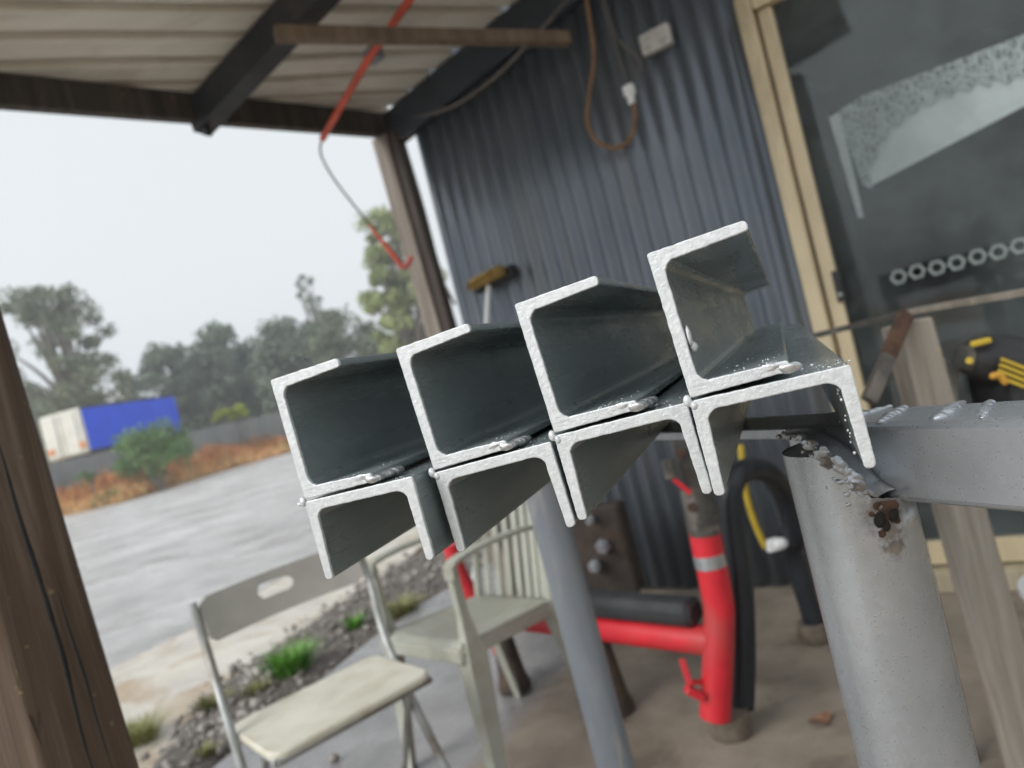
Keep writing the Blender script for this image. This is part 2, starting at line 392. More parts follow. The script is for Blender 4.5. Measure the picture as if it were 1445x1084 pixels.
# ------------------------------------------------------------------ world, sun, camera
SUN_AZ, SUN_EL = rad(238), rad(36)       # azimuth clockwise from +Y, behind the camera and to the left
def lighting():
    w = bpy.data.worlds.new('World'); SC.world = w; w.use_nodes = True
    t = w.node_tree; bg = t.nodes['Background']
    sky = t.nodes.new('ShaderNodeTexSky'); sky.sky_type = 'NISHITA'; sky.sun_disc = False
    sky.sun_elevation = SUN_EL; sky.sun_rotation = SUN_AZ; sky.air_density = 1; sky.dust_density = 6; sky.ozone_density = 1
    bw = t.nodes.new('ShaderNodeRGBToBW'); t.links.new(sky.outputs[0], bw.inputs[0])
    tint = t.nodes.new('ShaderNodeMix'); tint.data_type = 'RGBA'; tint.blend_type = 'MULTIPLY'; tint.inputs[0].default_value = 1
    t.links.new(bw.outputs[0], tint.inputs[6]); tint.inputs[7].default_value = (.96,1.0,1.05,1)
    mx = t.nodes.new('ShaderNodeMix'); mx.data_type = 'RGBA'; mx.inputs[0].default_value = .72
    t.links.new(tint.outputs[2], mx.inputs[6]); mx.inputs[7].default_value = (6.6,6.95,7.2,1)
    t.links.new(mx.outputs[2], bg.inputs[0]); bg.inputs[1].default_value = .11
    l = bpy.data.lights.new('sun', 'SUN'); l.energy = 1.5; l.angle = rad(30); l.color = (1, .97, .93)
    o = bpy.data.objects.new('sun', l); COL.objects.link(o)
    d = Vector((math.sin(SUN_AZ)*math.cos(SUN_EL), math.cos(SUN_AZ)*math.cos(SUN_EL), math.sin(SUN_EL)))
    o.rotation_euler = d.to_track_quat('Z', 'Y').to_euler(); o.location = d*20
    cam = bpy.data.cameras.new('camera'); co = bpy.data.objects.new('camera', cam); COL.objects.link(co)
    cam.sensor_width = 36; cam.lens = 36*FPX/PW; cam.clip_start = .02; cam.clip_end = 2000
    R = Matrix((RT, -DN, -FW)).transposed()
    co.matrix_world = Matrix.Translation(EYE) @ R.to_4x4()
    cam.dof.use_dof = True; cam.dof.focus_distance = .43; cam.dof.aperture_fstop = 25.9/3.8
    SC.camera = co
    SC.view_settings.view_transform = 'Standard'; SC.view_settings.look = 'None'
    SC.view_settings.exposure = EXPOSURE; SC.view_settings.gamma = 1
EXPOSURE = 0.55
lighting()

# ------------------------------------------------------------------ steel channels
def profile(W, Fl, tw, tr, tt, r):
    """C section open towards +x; tapered flanges, filleted root, rounded toes"""
    def q(cx, cy, r, a0, a1, n=6): return [(cx + r*math.cos(rad(a0+(a1-a0)*k/n)), cy + r*math.sin(rad(a0+(a1-a0)*k/n))) for k in range(n+1)]
    e = .0012; rt = tt*.45; P = []
    P += q(e, e, e, 180, 270, 2)
    P += q(Fl-rt, rt, rt, 270, 360, 4)
    sl = (tr-tt)/(Fl-tw)
    P += q(Fl-rt*.7, tt-rt*.7, rt*.7, 0, 90, 3)
    P += [(tw+r, tt + sl*(Fl-tw-r))] + [(tw+r-r*math.sin(rad(a)), tr+r*.9-r*math.cos(rad(a))+(0)) for a in (20, 45, 70, 90)]
    top = [(x, W-y) for x, y in reversed(P)]
    return P + top
def resample(P, step):
    out = []
    for i, p in enumerate(P):
        q = P[(i+1) % len(P)]; L = math.hypot(q[0]-p[0], q[1]-p[1]); n = max(1, int(L/step))
        out += [(p[0]+(q[0]-p[0])*k/n, p[1]+(q[1]-p[1])*k/n) for k in range(n)]
    return out
def channel(prof, tf, length, seed):
    """tf maps the 2-D section into local (x, z); returns MB: material 0 steel, 1 zinc paint"""
    P = resample(prof, .0022); N = len(P); mb = MB(); c = (sum(p[0] for p in P)/N, sum(p[1] for p in P)/N)
    nrm = []
    for i in range(N):
        a, b = P[i-1], P[(i+1) % N]; tx, ty = b[0]-a[0], b[1]-a[1]; l = math.hypot(tx, ty) or 1; nrm.append((ty/l, -tx/l))
    rings = []
    for y, off, j in ((0, -.0004, .00016), (.0003, .0001, .0002), (.0022, .0002, .00022), (.0035, 0, 0), (length*.5, 0, 0), (length, 0, 0)):
        rg = []
        for i, p in enumerate(P):
            k = off + j*(noise.noise(Vector((p[0]*700, p[1]*700, seed*7.3))) + .8*noise.noise(Vector((p[0]*190, p[1]*190, seed*3.1))))
            x, z = tf(p[0]+nrm[i][0]*k, p[1]+nrm[i][1]*k); rg.append((x, y + (noise.noise(Vector((p[0]*300, p[1]*300, seed)))*.0008 if .002 < y < .003 else 0), z))
        rings.append(rg)
    vs = [v for r in rings for v in r]; o = 0
    fs = [(k*N+i, k*N+(i+1) % N, (k+1)*N+(i+1) % N, (k+1)*N+i) for k in range(5) for i in range(N)]
    mb.add(vs, fs, 0, False)
    for k in range(5):
        for i in range(N): mb.m[k*N+i] = 1 if k < 2 else 0
    mb.add(rings[0], [tuple(range(N))], 1, False); mb.add(rings[-1], [tuple(reversed(range(N)))], 0, False)
    return mb

CH = [  # pixel of the lower channel's top left end corner, depth, axis angle, roll of lower and upper, label
    ((429.6, 709), .4878*.982, 19.2, 1.4, 2.3, 'leftmost steel post of two welded channels, with a frosty lump of weld on its seam'),
    ((612, 668), .4548*1.028, 19.6, 3.0, 3.9, 'second from the left of the four welded channel posts, scuffed dusty inside its web'),
    ((782, 616), .4274*1.030, 19.9, 2.2, 3.6, 'third from the left welded channel post, its top flange edge against the corrugated wall'),
    ((973.6, 567), .4004*.985, 20.6, .9, 3.0, 'rightmost and highest welded channel post, above the silver trestle leg'),
]
def channels():
    pr = profile(.0805, .0525, .0064, .0070, .0054, .0075)
    for i, (px, Y, ang, rl, ru, label) in enumerate(CH):
        o = at_y(px[0], px[1], Y)
        e = empty('channel_post', o, label, 'steel post', 'four welded channel posts resting on the trestle', (0, -rad(rl), -rad(ang)))
        W = mw(e)
        def put(mb, name, mat, rm=0):
            ob = mb.build(name, mat, None, remesh=rm); ob.parent = e; return ob
        # lower channel: opens downward, web on top
        lo = channel(pr, lambda u, v: (v, -u), 1.0, i*2+1); put(lo, 'lower_channel', [M['steel'], M['zinc']])
        th = rad(ru-rl)
        def up(u, v):
            u2, v2 = u + .0008, v
            return (u2*math.cos(th) - v2*math.sin(th), u2*math.sin(th) + v2*math.cos(th) + .0019)
        hi = channel(pr, up, 1.0, i*2+2); put(hi, 'upper_channel', [M['steel'], M['zinc']])
        # weld lump where the lower flange toe of the upper channel meets the web of the lower one
        wx = .0525*math.cos(th); wz = .0525*math.sin(th) + .0019
        mb = MB(); rnd = random.Random(i+3)
        n = (15, 13, 13, 4)[i]
        for k in range(n):
            y = .0008 + k*.0019
            s = 1 - .30*abs(k-n*.4)/n + rnd.uniform(-.1, .1)
            mb.ell((wx - .000 + .0007*math.sin(k*1.3) + k*.0004, y, wz + .0012), (.0058*s, .0017, .0032*s), Matrix.Rotation(.45, 3, 'X'), 14, 10, 1 if k < 2 else 0, .05)
        mb.ell((wx-.008, .0010, wz+.0036), (.009, .0012, .0028), None, 12, 8, 1, .15)
        put(mb, 'weld_bead', [M['weld'], M['zinc']], .00045)
        # tack at the outer left corner between the two channels
        mb = MB(); mb.ell((-.0012, .0005, .0006), (.0024, .002, .0034), None, 14, 10, 0, .06)
        if i: mb.ell((.0015, .0004, -.0025), (.0020, .0016, .0026), None, 12, 8, 0, .08)
        else: mb.ell((-.0042, .001, -.0006), (.0024, .0018, .0014), Matrix.Rotation(.5, 3, 'Y'), 12, 8, 0, .06)
        put(mb, 'tack_weld', M['zinc'], .0004)
        # spatter balls on the flat faces near the end
        mb = MB()
        for k in range((60, 70, 80, 70)[i]):
            y = .004 + abs(rnd.gauss(0, .035)); r = rnd.choice((.0002, .0003, .0003, .00045)) * rnd.uniform(.7, 1.4)
            if i == 3 and k % 4 == 0: r *= 1.9
            if rnd.random() < .55:
                x = wx + .004 + rnd.random()*.026; z = 0
            else:
                x = rnd.uniform(.012, .05); z = .0019 + x*math.sin(th) + .0064
            mb.ell((x, y, z), (r, r, r*.8), None, 8, 6, 0)
        if i == 3:
            for k in range(12):
                r = rnd.uniform(.0004, .0011); mb.ell((.0727-.0, .003 + rnd.random()*.02, -.012-rnd.random()*.036), (r*.8, r, r), None, 8, 6, 0)
            mb.ell((.0085, .006, .028), (.0022, .003, .003), None, 10, 8, 0, .1)
            mb.ell((.0078, .004, .034), (.0014, .003, .006), None, 10, 8, 0, .1)
        ob = put(mb, 'weld_spatter', M['zinc']); ob['kind'] = 'stuff'
channels()

# ------------------------------------------------------------------ trestle
def trestle():
    lx, ly, lr = .211, .512, .0382
    e = empty('trestle', (lx, ly, 0), 'silver painted steel trestle with welded tube legs carrying the channel posts', 'trestle')
    bd = Vector((-.300, .954, 0)).normalized(); bn = Vector((bd.y, -bd.x, 0))    # bn points away to the right
    w, h = .052, .053
    ZT = 1.0105
    f0 = Vector((.222, .489, ZT))                                   # a point of the front top edge
    def bp(b, across=0, z=0): return f0 + bd*b + bn*across + Vector((0, 0, z - .018*b))
    # rectangular beam from the near side up to the tube
    a, b = bp(-.42), bp(.085)
    mb = MB(); mb.bar(a + bn*w/2 + Vector((0,0,-h/2)), b + bn*w/2 + Vector((0,0,-h/2)), w, h, r=.0045)
    mb.build('beam', M['silver'], e)
    # flat bar carrying on to the far leg
    mb = MB(); mb.bar(bp(.086, .026, -.006), bp(.80, .026, -.006), .05, .009)
    mb.build('flat_bar', M['silver'], e, bevel=.0012)
    # near leg: tube, its top notched for the beam along the weld seam
    seam = [(1112,612),(1128,617),(1142,626),(1155,634),(1168,643),(1180,653),(1192,664),(1203,676),(1214,688),(1226,697)]
    def topz(a):
        ca, sa = math.cos(a), math.sin(a); x, y = lx + lr*ca, ly + lr*sa
        def px(z):
            v = Vector((x, y, z)) - EYE; w = v.dot(FW); return 722.5 + FPX*v.dot(RT)/w, 542 + FPX*v.dot(DN)/w
        if ca*lx + sa*ly > .35*math.hypot(lx, ly)*0 + 0.0: return .998 if px(.97)[0] < 1190 else .956
        z = .998
        while z > .956:
            u, v = px(z)
            if u <= seam[0][0]: break
            sy = 702
            for (x0, y0), (x1, y1) in zip(seam, seam[1:]):
                if x0 <= u <= x1: sy = y0 + (y1-y0)*(u-x0)/(x1-x0)
            if v > sy: break
            z -= .0008
        return z
    mb = MB(); n = 120; rings = []
    tz = [topz(2*math.pi*k/n) for k in range(n)]
    zs = [0, .2, .4, .6, .7, .8, .9, .94, .97, .985, .998]
    for z in zs:
        rings += [(lx + lr*math.cos(2*math.pi*k/n), ly + lr*math.sin(2*math.pi*k/n), min(z, tz[k])) for k in range(n)]
    mb.add(rings, [(j*n+k, j*n+(k+1) % n, (j+1)*n+(k+1) % n, (j+1)*n+k) for j in range(len(zs)-1) for k in range(n)], 0, True)
    rim = [(lx + lr*.99*math.cos(2*math.pi*k/n), ly + lr*.99*math.sin(2*math.pi*k/n), .9965) for k in range(n) if tz[k] > .9975]
    rim.sort(key=lambda p: math.atan2(p[1]-ly, p[0]-lx) % (2*math.pi))
    mb.add(rim, [tuple(range(len(rim)))], 0)
    leg = mb.build('leg', M['silver'], e)
    mb = MB(); mb.box((lx, ly, .004), (.16, .16, .008)); mb.build('foot_plate', M['silver'], leg)
    # far leg
    fx, fy = .012, 1.19
    mb = MB(); mb.tube([(fx+.006, fy-.002, 0), (fx, fy, .5), (fx-.006, fy+.002, .985)], .0305, 32)
    leg2 = mb.build('leg', M['galv'], e); leg2['label'] = 'blue grey pipe leg with beige scuffs'
    mb = MB(); mb.box((fx+.006, fy, .004), (.14, .14, .008)); mb.build('foot_plate', M['galv'], leg2)
    # weld seam where the beam is coped onto the tube
    mb = MB(); rnd = random.Random(5)
    for i in range(len(seam)-1):
        for k in range(4):
            t = k/4; x = seam[i][0]*(1-t)+seam[i+1][0]*t + rnd.gauss(0, 4); y = seam[i][1]*(1-t)+seam[i+1][1]*t
            p = on_cyl(x + rnd.uniform(-3, 3), y + rnd.uniform(-3, 3), lx, ly, lr)
            r = rnd.uniform(.0013, .0029)
            mb.ell(p, (r*1.7, r*.55, r), Matrix.Rotation(rnd.uniform(.3, 1.0), 3, 'Y'), 10, 8, 0 if rnd.random() < .95 else 1, .12)
    for k in range(26):
        i = rnd.randrange(len(seam)); p = on_cyl(seam[i][0] + rnd.uniform(-26, 10), seam[i][1] + rnd.uniform(-6, 26), lx, ly, lr); r = rnd.uniform(.0008, .0022)
        mb.ell(p, (r*1.4, r*.6, r), None, 8, 6, 0 if rnd.random() < .8 else 1, .1)
    mb.build('weld_seam', [M['silver'], M['rust']], e, remesh=.0006)
    # fillet drawn from the seam on the tube to the beam face
    mb = MB(); vs = []; K = 6; S = arc([(x, y, 0) for x, y in seam + [(1238, 703)]], 3)
    for i, c in enumerate(S):
        p = on_cyl(c.x, c.y, lx, ly, lr); q = on_plane(c.x + 26, c.y - 13, f0 - bn*.0006, bn)
        q.z = min(q.z, bp(0).z - .004); q += bd*0
        for k in range(K+1):
            t = k/K; r_ = p.lerp(q, t); r_ += Vector((0, .006*math.sin(math.pi*t)*.4, 0)) + Vector((0, 1, 0))*.0012*noise.noise(Vector((i*.5, k*.9, 2)))
            vs.append(r_)
    mb.add(vs, [(i*(K+1)+k, i*(K+1)+k+1, (i+1)*(K+1)+k+1, (i+1)*(K+1)+k) for i in range(len(S)-1) for k in range(K)], 0, True)
    mb.build('fillet', M['silver'], e, solid=.0012)
    # rusted pocket under the beam
    mb = MB()
    for k in range(54):
        x, y = 1250 + rnd.gauss(0, 8), 724 + rnd.gauss(0, 11)
        if y < 708: y = 708 + rnd.random()*8
        p = on_cyl(x, y, lx, ly, lr); r = rnd.uniform(.0012, .0034)
        mb.ell(p + Vector((0, .001, 0)), (r*1.2, r*.6, r), None, 8, 6, 0, .25)
    mb.build('rust_pocket', M['rust'], e, remesh=.0006); mb = MB()
    for x, y, r in ((1240,733,.0044), (1260,727,.0038), (1250,742,.0030)):
        p = on_cyl(x, y, lx, ly, lr); mb.ell(p + Vector((0, -.0012, 0)), (r*.85, r*.42, r*1.15), Matrix.Rotation(.4, 3, 'Y'), 12, 8, 0, .10)
    mb.build('pocket_hole', M['hole'], e)
    # old weld beads across the top of the beam
    for (a0, a1, b0, b1, wd) in ((.004, .046, -.010, .012, .0046), (.006, .050, -.050, -.030, .0056), (.004, .048, -.082, -.052, .0036), (.010, .05, .035, .03, .004)):
        mb = MB()
        n = 18
        for k in range(n):
            t = k/(n-1); c = bp(b0+(b1-b0)*t, a0+(a1-a0)*t, .0004)
            s = .62 + .35*math.sin(t*math.pi) + rnd.uniform(-.22, .22); c = c + Vector((rnd.uniform(-.001,.001), rnd.uniform(-.001,.001), 0))
            mb.ell(c, (wd*s*1.05, wd*s*.8, wd*.55*s), Matrix.Rotation(-.5, 3, 'Z'), 12, 8, 1 if (.35 < t < .6 and wd > .005 and rnd.random() < .35) else 0, .05)
        mb.build('weld_bead', [M['silver'], M['rust']], e, remesh=.0006)
trestle()

# ------------------------------------------------------------------ shed wall, door
WD = Vector((math.sin(rad(126)), math.cos(rad(126)), 0))       # along the wall to the right
WN = Vector((WD.y, -WD.x, 0))                                   # out of the wall, towards the open yard
W0 = Vector((.411, 3.266, 0))
def wp(t, z, off=0): return W0 + WD*t + WN*off + Vector((0, 0, z))
def on_w(x, y, off=0): return on_plane(x, y, W0 + WN*off, WN)
def wt(x, y, off=0):
    p = on_w(x, y, off); return (p - W0).dot(WD), p.z
WROT = Matrix((WD, WN, Vector((0,0,1)))).transposed()
if WROT.determinant() < 0: WROT = Matrix((WD, -WN, Vector((0,0,1)))).transposed()

CORN = at_y(548, 190, 3.72)          # roof corner over the far post
TC = (CORN - W0).dot(WD)
ROOF_A = rad(8.5)
SD = on_z(0, 150, CORN.z - .01) - CORN; SD.z = 0; SD.normalize()   # along the eave, from the wall out towards the near side
ED = (WD*math.cos(ROOF_A) + Vector((0, 0, math.sin(ROOF_A))))   # up the roof slope
RN = SD.cross(ED).normalized()
if RN.z < 0: RN = -RN
EAVE_Z = CORN.z + .06
EP = Vector((CORN.x, CORN.y, EAVE_Z))
def st(p):
    'roof coordinates of a point: along the eave, up the slope'
    v = p - EP; m = Matrix((SD, ED, RN)).transposed().inverted() @ v; return m.x, m.y
def rp(s, t, d=0): return EP + SD*s + ED*t + RN*d
def on_r(x, y, d=0): return on_plane(x, y, EP + RN*d, RN)

def shed():
    tl, _ = wt(612, 300); dl = wt(1112, 255)[0]
    e = empty('shed', wp(0, 0), 'shed with slate blue corrugated steel wall and a cream framed glass sliding door', 'shed')
    # corrugated sheet from the far end to the door, and above and beyond it
    def corr(name, t0, t1, z0, z1):
        mb = MB(); n = int((t1-t0)/.0095); vs = []
        zs = [z0, z0+(z1-z0)*.33, z0+(z1-z0)*.66, z1]
        for z in zs:
            for k in range(n+1):
                t = t0+(t1-t0)*k/n; a = .0105*math.cos(2*math.pi*t/.076)
                wob = .003*noise.noise(Vector((t*1.5, z*.8, 3)))
                edge = .03*max(0, 1-(t-t0)/.12)*noise.noise(Vector((z*2.2, 5, 1))) if name == 'wall_sheet' else 0
                vs.append(wp(t, z, a+wob+edge))
        mb.add(vs, [(j*(n+1)+k, j*(n+1)+k+1, (j+1)*(n+1)+k+1, (j+1)*(n+1)+k) for j in range(len(zs)-1) for k in range(n)], 0, True)
        return mb.build(name, M['sheet'], e, solid=.0015)
    dr = dl + 2.3
    corr('wall_sheet', tl, dl+.03, .02, 2.72)
    corr('wall_sheet_over_door', dl+.03, dr+.6, 2.34, 3.0)
    corr('wall_sheet_beyond_door', dr, dr+.6, .02, 2.33)
    # bottom plate and girts behind
    for zg in (.05, 1.3, 2.5): MB().bar(wp(tl, zg, -.05), wp(dl, zg, -.05), .06, .06).build('girt', M['dark_wood'], e)
    # edge trim at the far end
    mb = MB(); pts = arc([on_w(571, 205, .0), on_w(592, 275, .006), on_w(607, 330, -.004), on_w(622, 390, .012), on_w(642, 430, .02)], 6); mb.tube(pts, .008, 8)
    mb.build('edge_trim', M['grey_cord'], e)
    # dim room behind the door
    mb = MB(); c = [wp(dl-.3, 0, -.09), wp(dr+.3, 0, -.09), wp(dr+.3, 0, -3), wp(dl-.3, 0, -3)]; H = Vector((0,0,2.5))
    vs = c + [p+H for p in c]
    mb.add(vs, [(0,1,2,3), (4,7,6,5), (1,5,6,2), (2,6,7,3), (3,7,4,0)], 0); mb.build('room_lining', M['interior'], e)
    # door
    zt = wt(1087, 5, .02)[1]
    door = MB()
    door.bar(wp(dl, .03, .012), wp(dl, zt+.06, .012), .055, .085, up=WN, r=.006)             # jamb
    door.bar(wp(dl+.03, zt+.03, .012), wp(dr, zt+.03, .012), .06, .06, up=(0,0,1))          # head
    door.bar(wp(dr, .03, .012), wp(dr, zt+.06, .012), .055, .085, up=WN)
    d = door.build('door_frame', M['cream_metal'], e, bevel=.003)
    st = MB(); st.bar(wp(dl+.062, .09, -.002), wp(dl+.062, zt-.005, -.002), .050, .045, up=WN, r=.006)
    st.bar(wp(dl+.09, .12, -.002), wp(dr-.04, .12, -.002), .04, .08, up=(0,0,1)); st.build('sliding_stile', M['cream_metal'], d)
    sl = MB(); sl.bar(wp(dl-.02, .035, .035), wp(dr+.03, .035, .035), .09, .07); sl.build('sill', M['sill_wood'], d, bevel=.004)
    g = MB(); g.bar(wp(dl+.088, (zt+.16)/2, -.006), wp(dr-.04, (zt+.16)/2, -.006), .005, zt-.16); g.build('glass_pane', M['glass'], d)
    # latch plate
    c = on_w(1184, 404, .024); mb = MB()
    mb.rbox(c, (.030, .014, .115), WROT, .004); mb.rbox(c + WN*.010, (.016, .014, .060), WROT, .003)
    mb.ell(c + WN*.012 + Vector((0, 0, -.03)), .009, None, 10, 8, 1)
    mb.build('latch', [M['tool_black'], M['chrome']], d)
    # dark panel put in for the dimness seen through the lower glass
    mb = MB(); mb.box(wp((dl+dr)/2+.1, .32, -.05), (dr-dl-.5, .02, .50), WROT); mb.build('shade_panel', M['navy'], d)
    return dl, dr, zt
DL, DR, ZT_ = shed()

def curtain():
    e = empty('lace_curtain', on_w(1240, 170, -.035), 'pale lace curtain hanging inside the glass door, painted sky reflection below', 'curtain')
    OFF = -.035
    def q(x, y, o=OFF): return on_w(x, y, o)
    top = [(1180,160),(1215,136),(1300,103),(1400,66),(1480,34),(1600,-14)]
    inner = [(1232,268),(1226,240),(1238,222),(1240,205),(1252,196),(1256,182),(1270,178),(1277,164),(1292,160),(1300,147),(1316,148),(1326,134),(1342,138),(1352,124),(1368,130),(1378,114),(1395,124),(1405,108),(1422,120),(1434,104),(1450,112),(1480,95),(1600,45)]
    mb = MB(); poly = [q(*p) for p in top] + [q(*p) for p in reversed(inner)] + [q(1218, 262), q(1200, 215)]
    mb.prism(poly, -WN*.002); mb.build('lace_border', M['lace'], e)
    inn = [(1226,262)] + inner[1:]; mb = MB()
    poly = [q(*p, OFF-.012) for p in inn] + [q(1600, 85, OFF-.012), q(1445, 150, OFF-.012), q(1230, 262, OFF-.012)]
    mb.prism(poly, -WN*.003); mb.build('sky_sheen_panel', M['hem_sheen'], e)  # pale sheet below the scallops paints the sky mirrored in the glass
    mb = MB(); mb.prism([q(1170,166,OFF+.006), q(1184,158,OFF+.006), q(1219,306,OFF+.006), q(1211,308,OFF+.006)], -WN*.004); mb.build('side_hem', M['hem_sheen'], e)
curtain()

def hexes():
    pos = [(1268,391),(1294,383.5),(1322,378),(1350,371),(1379.5,362.5),(1409,356),(1439,347.5)]
    words = ['leftmost of the seven pale hexagonal rings in a row across the dark glass door', 'second pale hexagonal ring from the left on the dark glass', 'third pale hexagonal ring from the left, faintly rusty, on the dark glass',
             'middle one of the seven pale hexagonal rings on the glass', 'third pale hexagonal ring from the right on the dark glass', 'second pale hexagonal ring from the right on the dark glass', 'rightmost of the seven pale hexagonal rings, cut by the photo edge']
    first = None
    for i, p in enumerate(pos):
        c = on_w(p[0], p[1], .006)
        if first is None:
            mb = MB(); vs = []; n = 24
            for z in (-.003, .006):
                for k in range(n):
                    a = 2*math.pi*k/n; m = (k*60/4) % 60; hexr = .028*math.cos(rad(30))/math.cos(rad(((k*15) % 60)-30))
                    vs.append(Vector((hexr*math.cos(a), z, hexr*math.sin(a))))
                for k in range(n):
                    a = 2*math.pi*k/n; vs.append(Vector((.0145*math.cos(a), z, .0145*math.sin(a))))
            f = []
            for k in range(n):
                k2 = (k+1) % n
                f += [(k, k2, n+k2, n+k), (2*n+k, 3*n+k, 3*n+k2, 2*n+k2), (k, 2*n+k, 2*n+k2, k2), (n+k, n+k2, 3*n+k2, 3*n+k)]
            mb.add([WROT @ v for v in vs], f); first = mb.build('hexagonal_ring', M['hex'], None, bevel=.002); o = first
        else:
            o = first.copy(); COL.objects.link(o)
        o.location = c
        tag(o, words[i], 'hex ring', 'row of hexagonal rings on the glass door')
hexes()

# ------------------------------------------------------------------ carport roof
def carport():
    e = empty('carport', (EP.x, EP.y, 0), 'lean-to carport with cream ribbed roof sheets on charcoal beams and a grey corner post', 'carport')
    S1, T1 = 3.0, 2.15
    # ribbed sheet, ribs parallel to the eave
    (s1_, t1_), (s0_, t0_) = st(on_r(340, 50)), st(on_r(0, 53)); gs, gt = s1_-s0_, t1_-t0_; gl = math.hypot(gs, gt); gs, gt = gs/gl, gt/gl
    hs, ht = -gt, gs                                                # across the ribs, in the roof plane
    (s1_, t1_), (s0_, t0_) = st(on_r(150, 88)), st(on_r(150, 50)); pitch = abs((s1_-s0_)*hs + (t1_-t0_)*ht)
    lo, hi = [-.02, -.05], [S1, T1]
    cs = [s_*hs + t_*ht for s_ in (lo[0], hi[0]) for t_ in (lo[1], hi[1])]
    q, prof = min(cs), []
    while q < max(cs):
        for f, d in ((0, 0), (.30, .004), (.58, 0), (.64, .060), (.88, .060), (.93, 0)): prof.append((q + f*pitch, d))
        q += pitch
    mb = MB(); vs = []; K = 12; ok = []
    for q, d in prof:
        u0, u1 = -99, 99                                            # clip the rib line to the roof's outline
        for o_, dd, l_, h_ in ((q*hs, gs, lo[0], hi[0]), (q*ht, gt, lo[1], hi[1])):
            if abs(dd) < 1e-6: continue
            a_, b_ = sorted(((l_-o_)/dd, (h_-o_)/dd)); u0, u1 = max(u0, a_), min(u1, b_)
        if u1 <= u0: continue
        ok.append(1)
        for k in range(K+1):
            u = u0 + (u1-u0)*k/K; s_, t_ = q*hs + u*gs, q*ht + u*gt
            vs.append(rp(s_, t_, .05 + d + .010*noise.noise(Vector((s_*1.6, t_*3, 0)))))
    mb.add(vs, [(j*(K+1)+k, j*(K+1)+k+1, (j+1)*(K+1)+k+1, (j+1)*(K+1)+k) for j in range(len(ok)-1) for k in range(K)])
    mb.build('roof_sheet', M['roof'], e, solid=.0012)
    # eave beam
    mb = MB(); mb.bar(rp(-.1, -.02, -.005), rp(S1, -.02, -.005), .05, .115, up=(0,0,1)); mb.build('eave_beam', M['dark_wood'], e, bevel=.004)
    # rafter running up the slope
    s = st(on_r(283, 176, -.06))[0]
    mb = MB(); mb.bar(rp(s, -.05, -.035), rp(s, T1, -.035), .085, .13, up=RN); mb.bar(rp(s+.012, -.05, -.075), rp(s+.012, .01, -.13), .03, .03)
    mb.build('rafter', M['black_beam'], e, bevel=.004)
    mb = MB(); mb.bar(rp(s+1.5, -.05, -.035), rp(s+1.5, T1, -.035), .085, .13, up=RN); mb.build('rafter', M['black_beam'], e, bevel=.004)
    # wall beam under the roof along the wall top
    mb = MB(); mb.bar(rp(-.02, .0, -.045), rp(-.02, T1, -.045), .06, .17, up=RN); mb.build('wall_beam', M['navy'], e, bevel=.004)
    # corner post: pale face and dark channel beside it
    top = at_y(549, 205, 3.72); base = Vector((top.x, top.y, 0)); base = base + Vector((.07, 0, 0))
    mb = MB(); mb.bar(base + WD*-.03, Vector((top.x, top.y, EAVE_Z-.06)) + WD*-.03, .068, .10, up=WD, r=.008)
    mb.build('post', M['grey_wood'], e)
    mb = MB(); mb.bar(base + WD*.035 + SD*-.01, Vector((top.x, top.y, EAVE_Z-.06)) + WD*.035 + SD*-.01, .055, .08, up=WD)
    mb.build('post_side_board', M['dark_wood'], e, bevel=.004)
    return s
RS = carport()

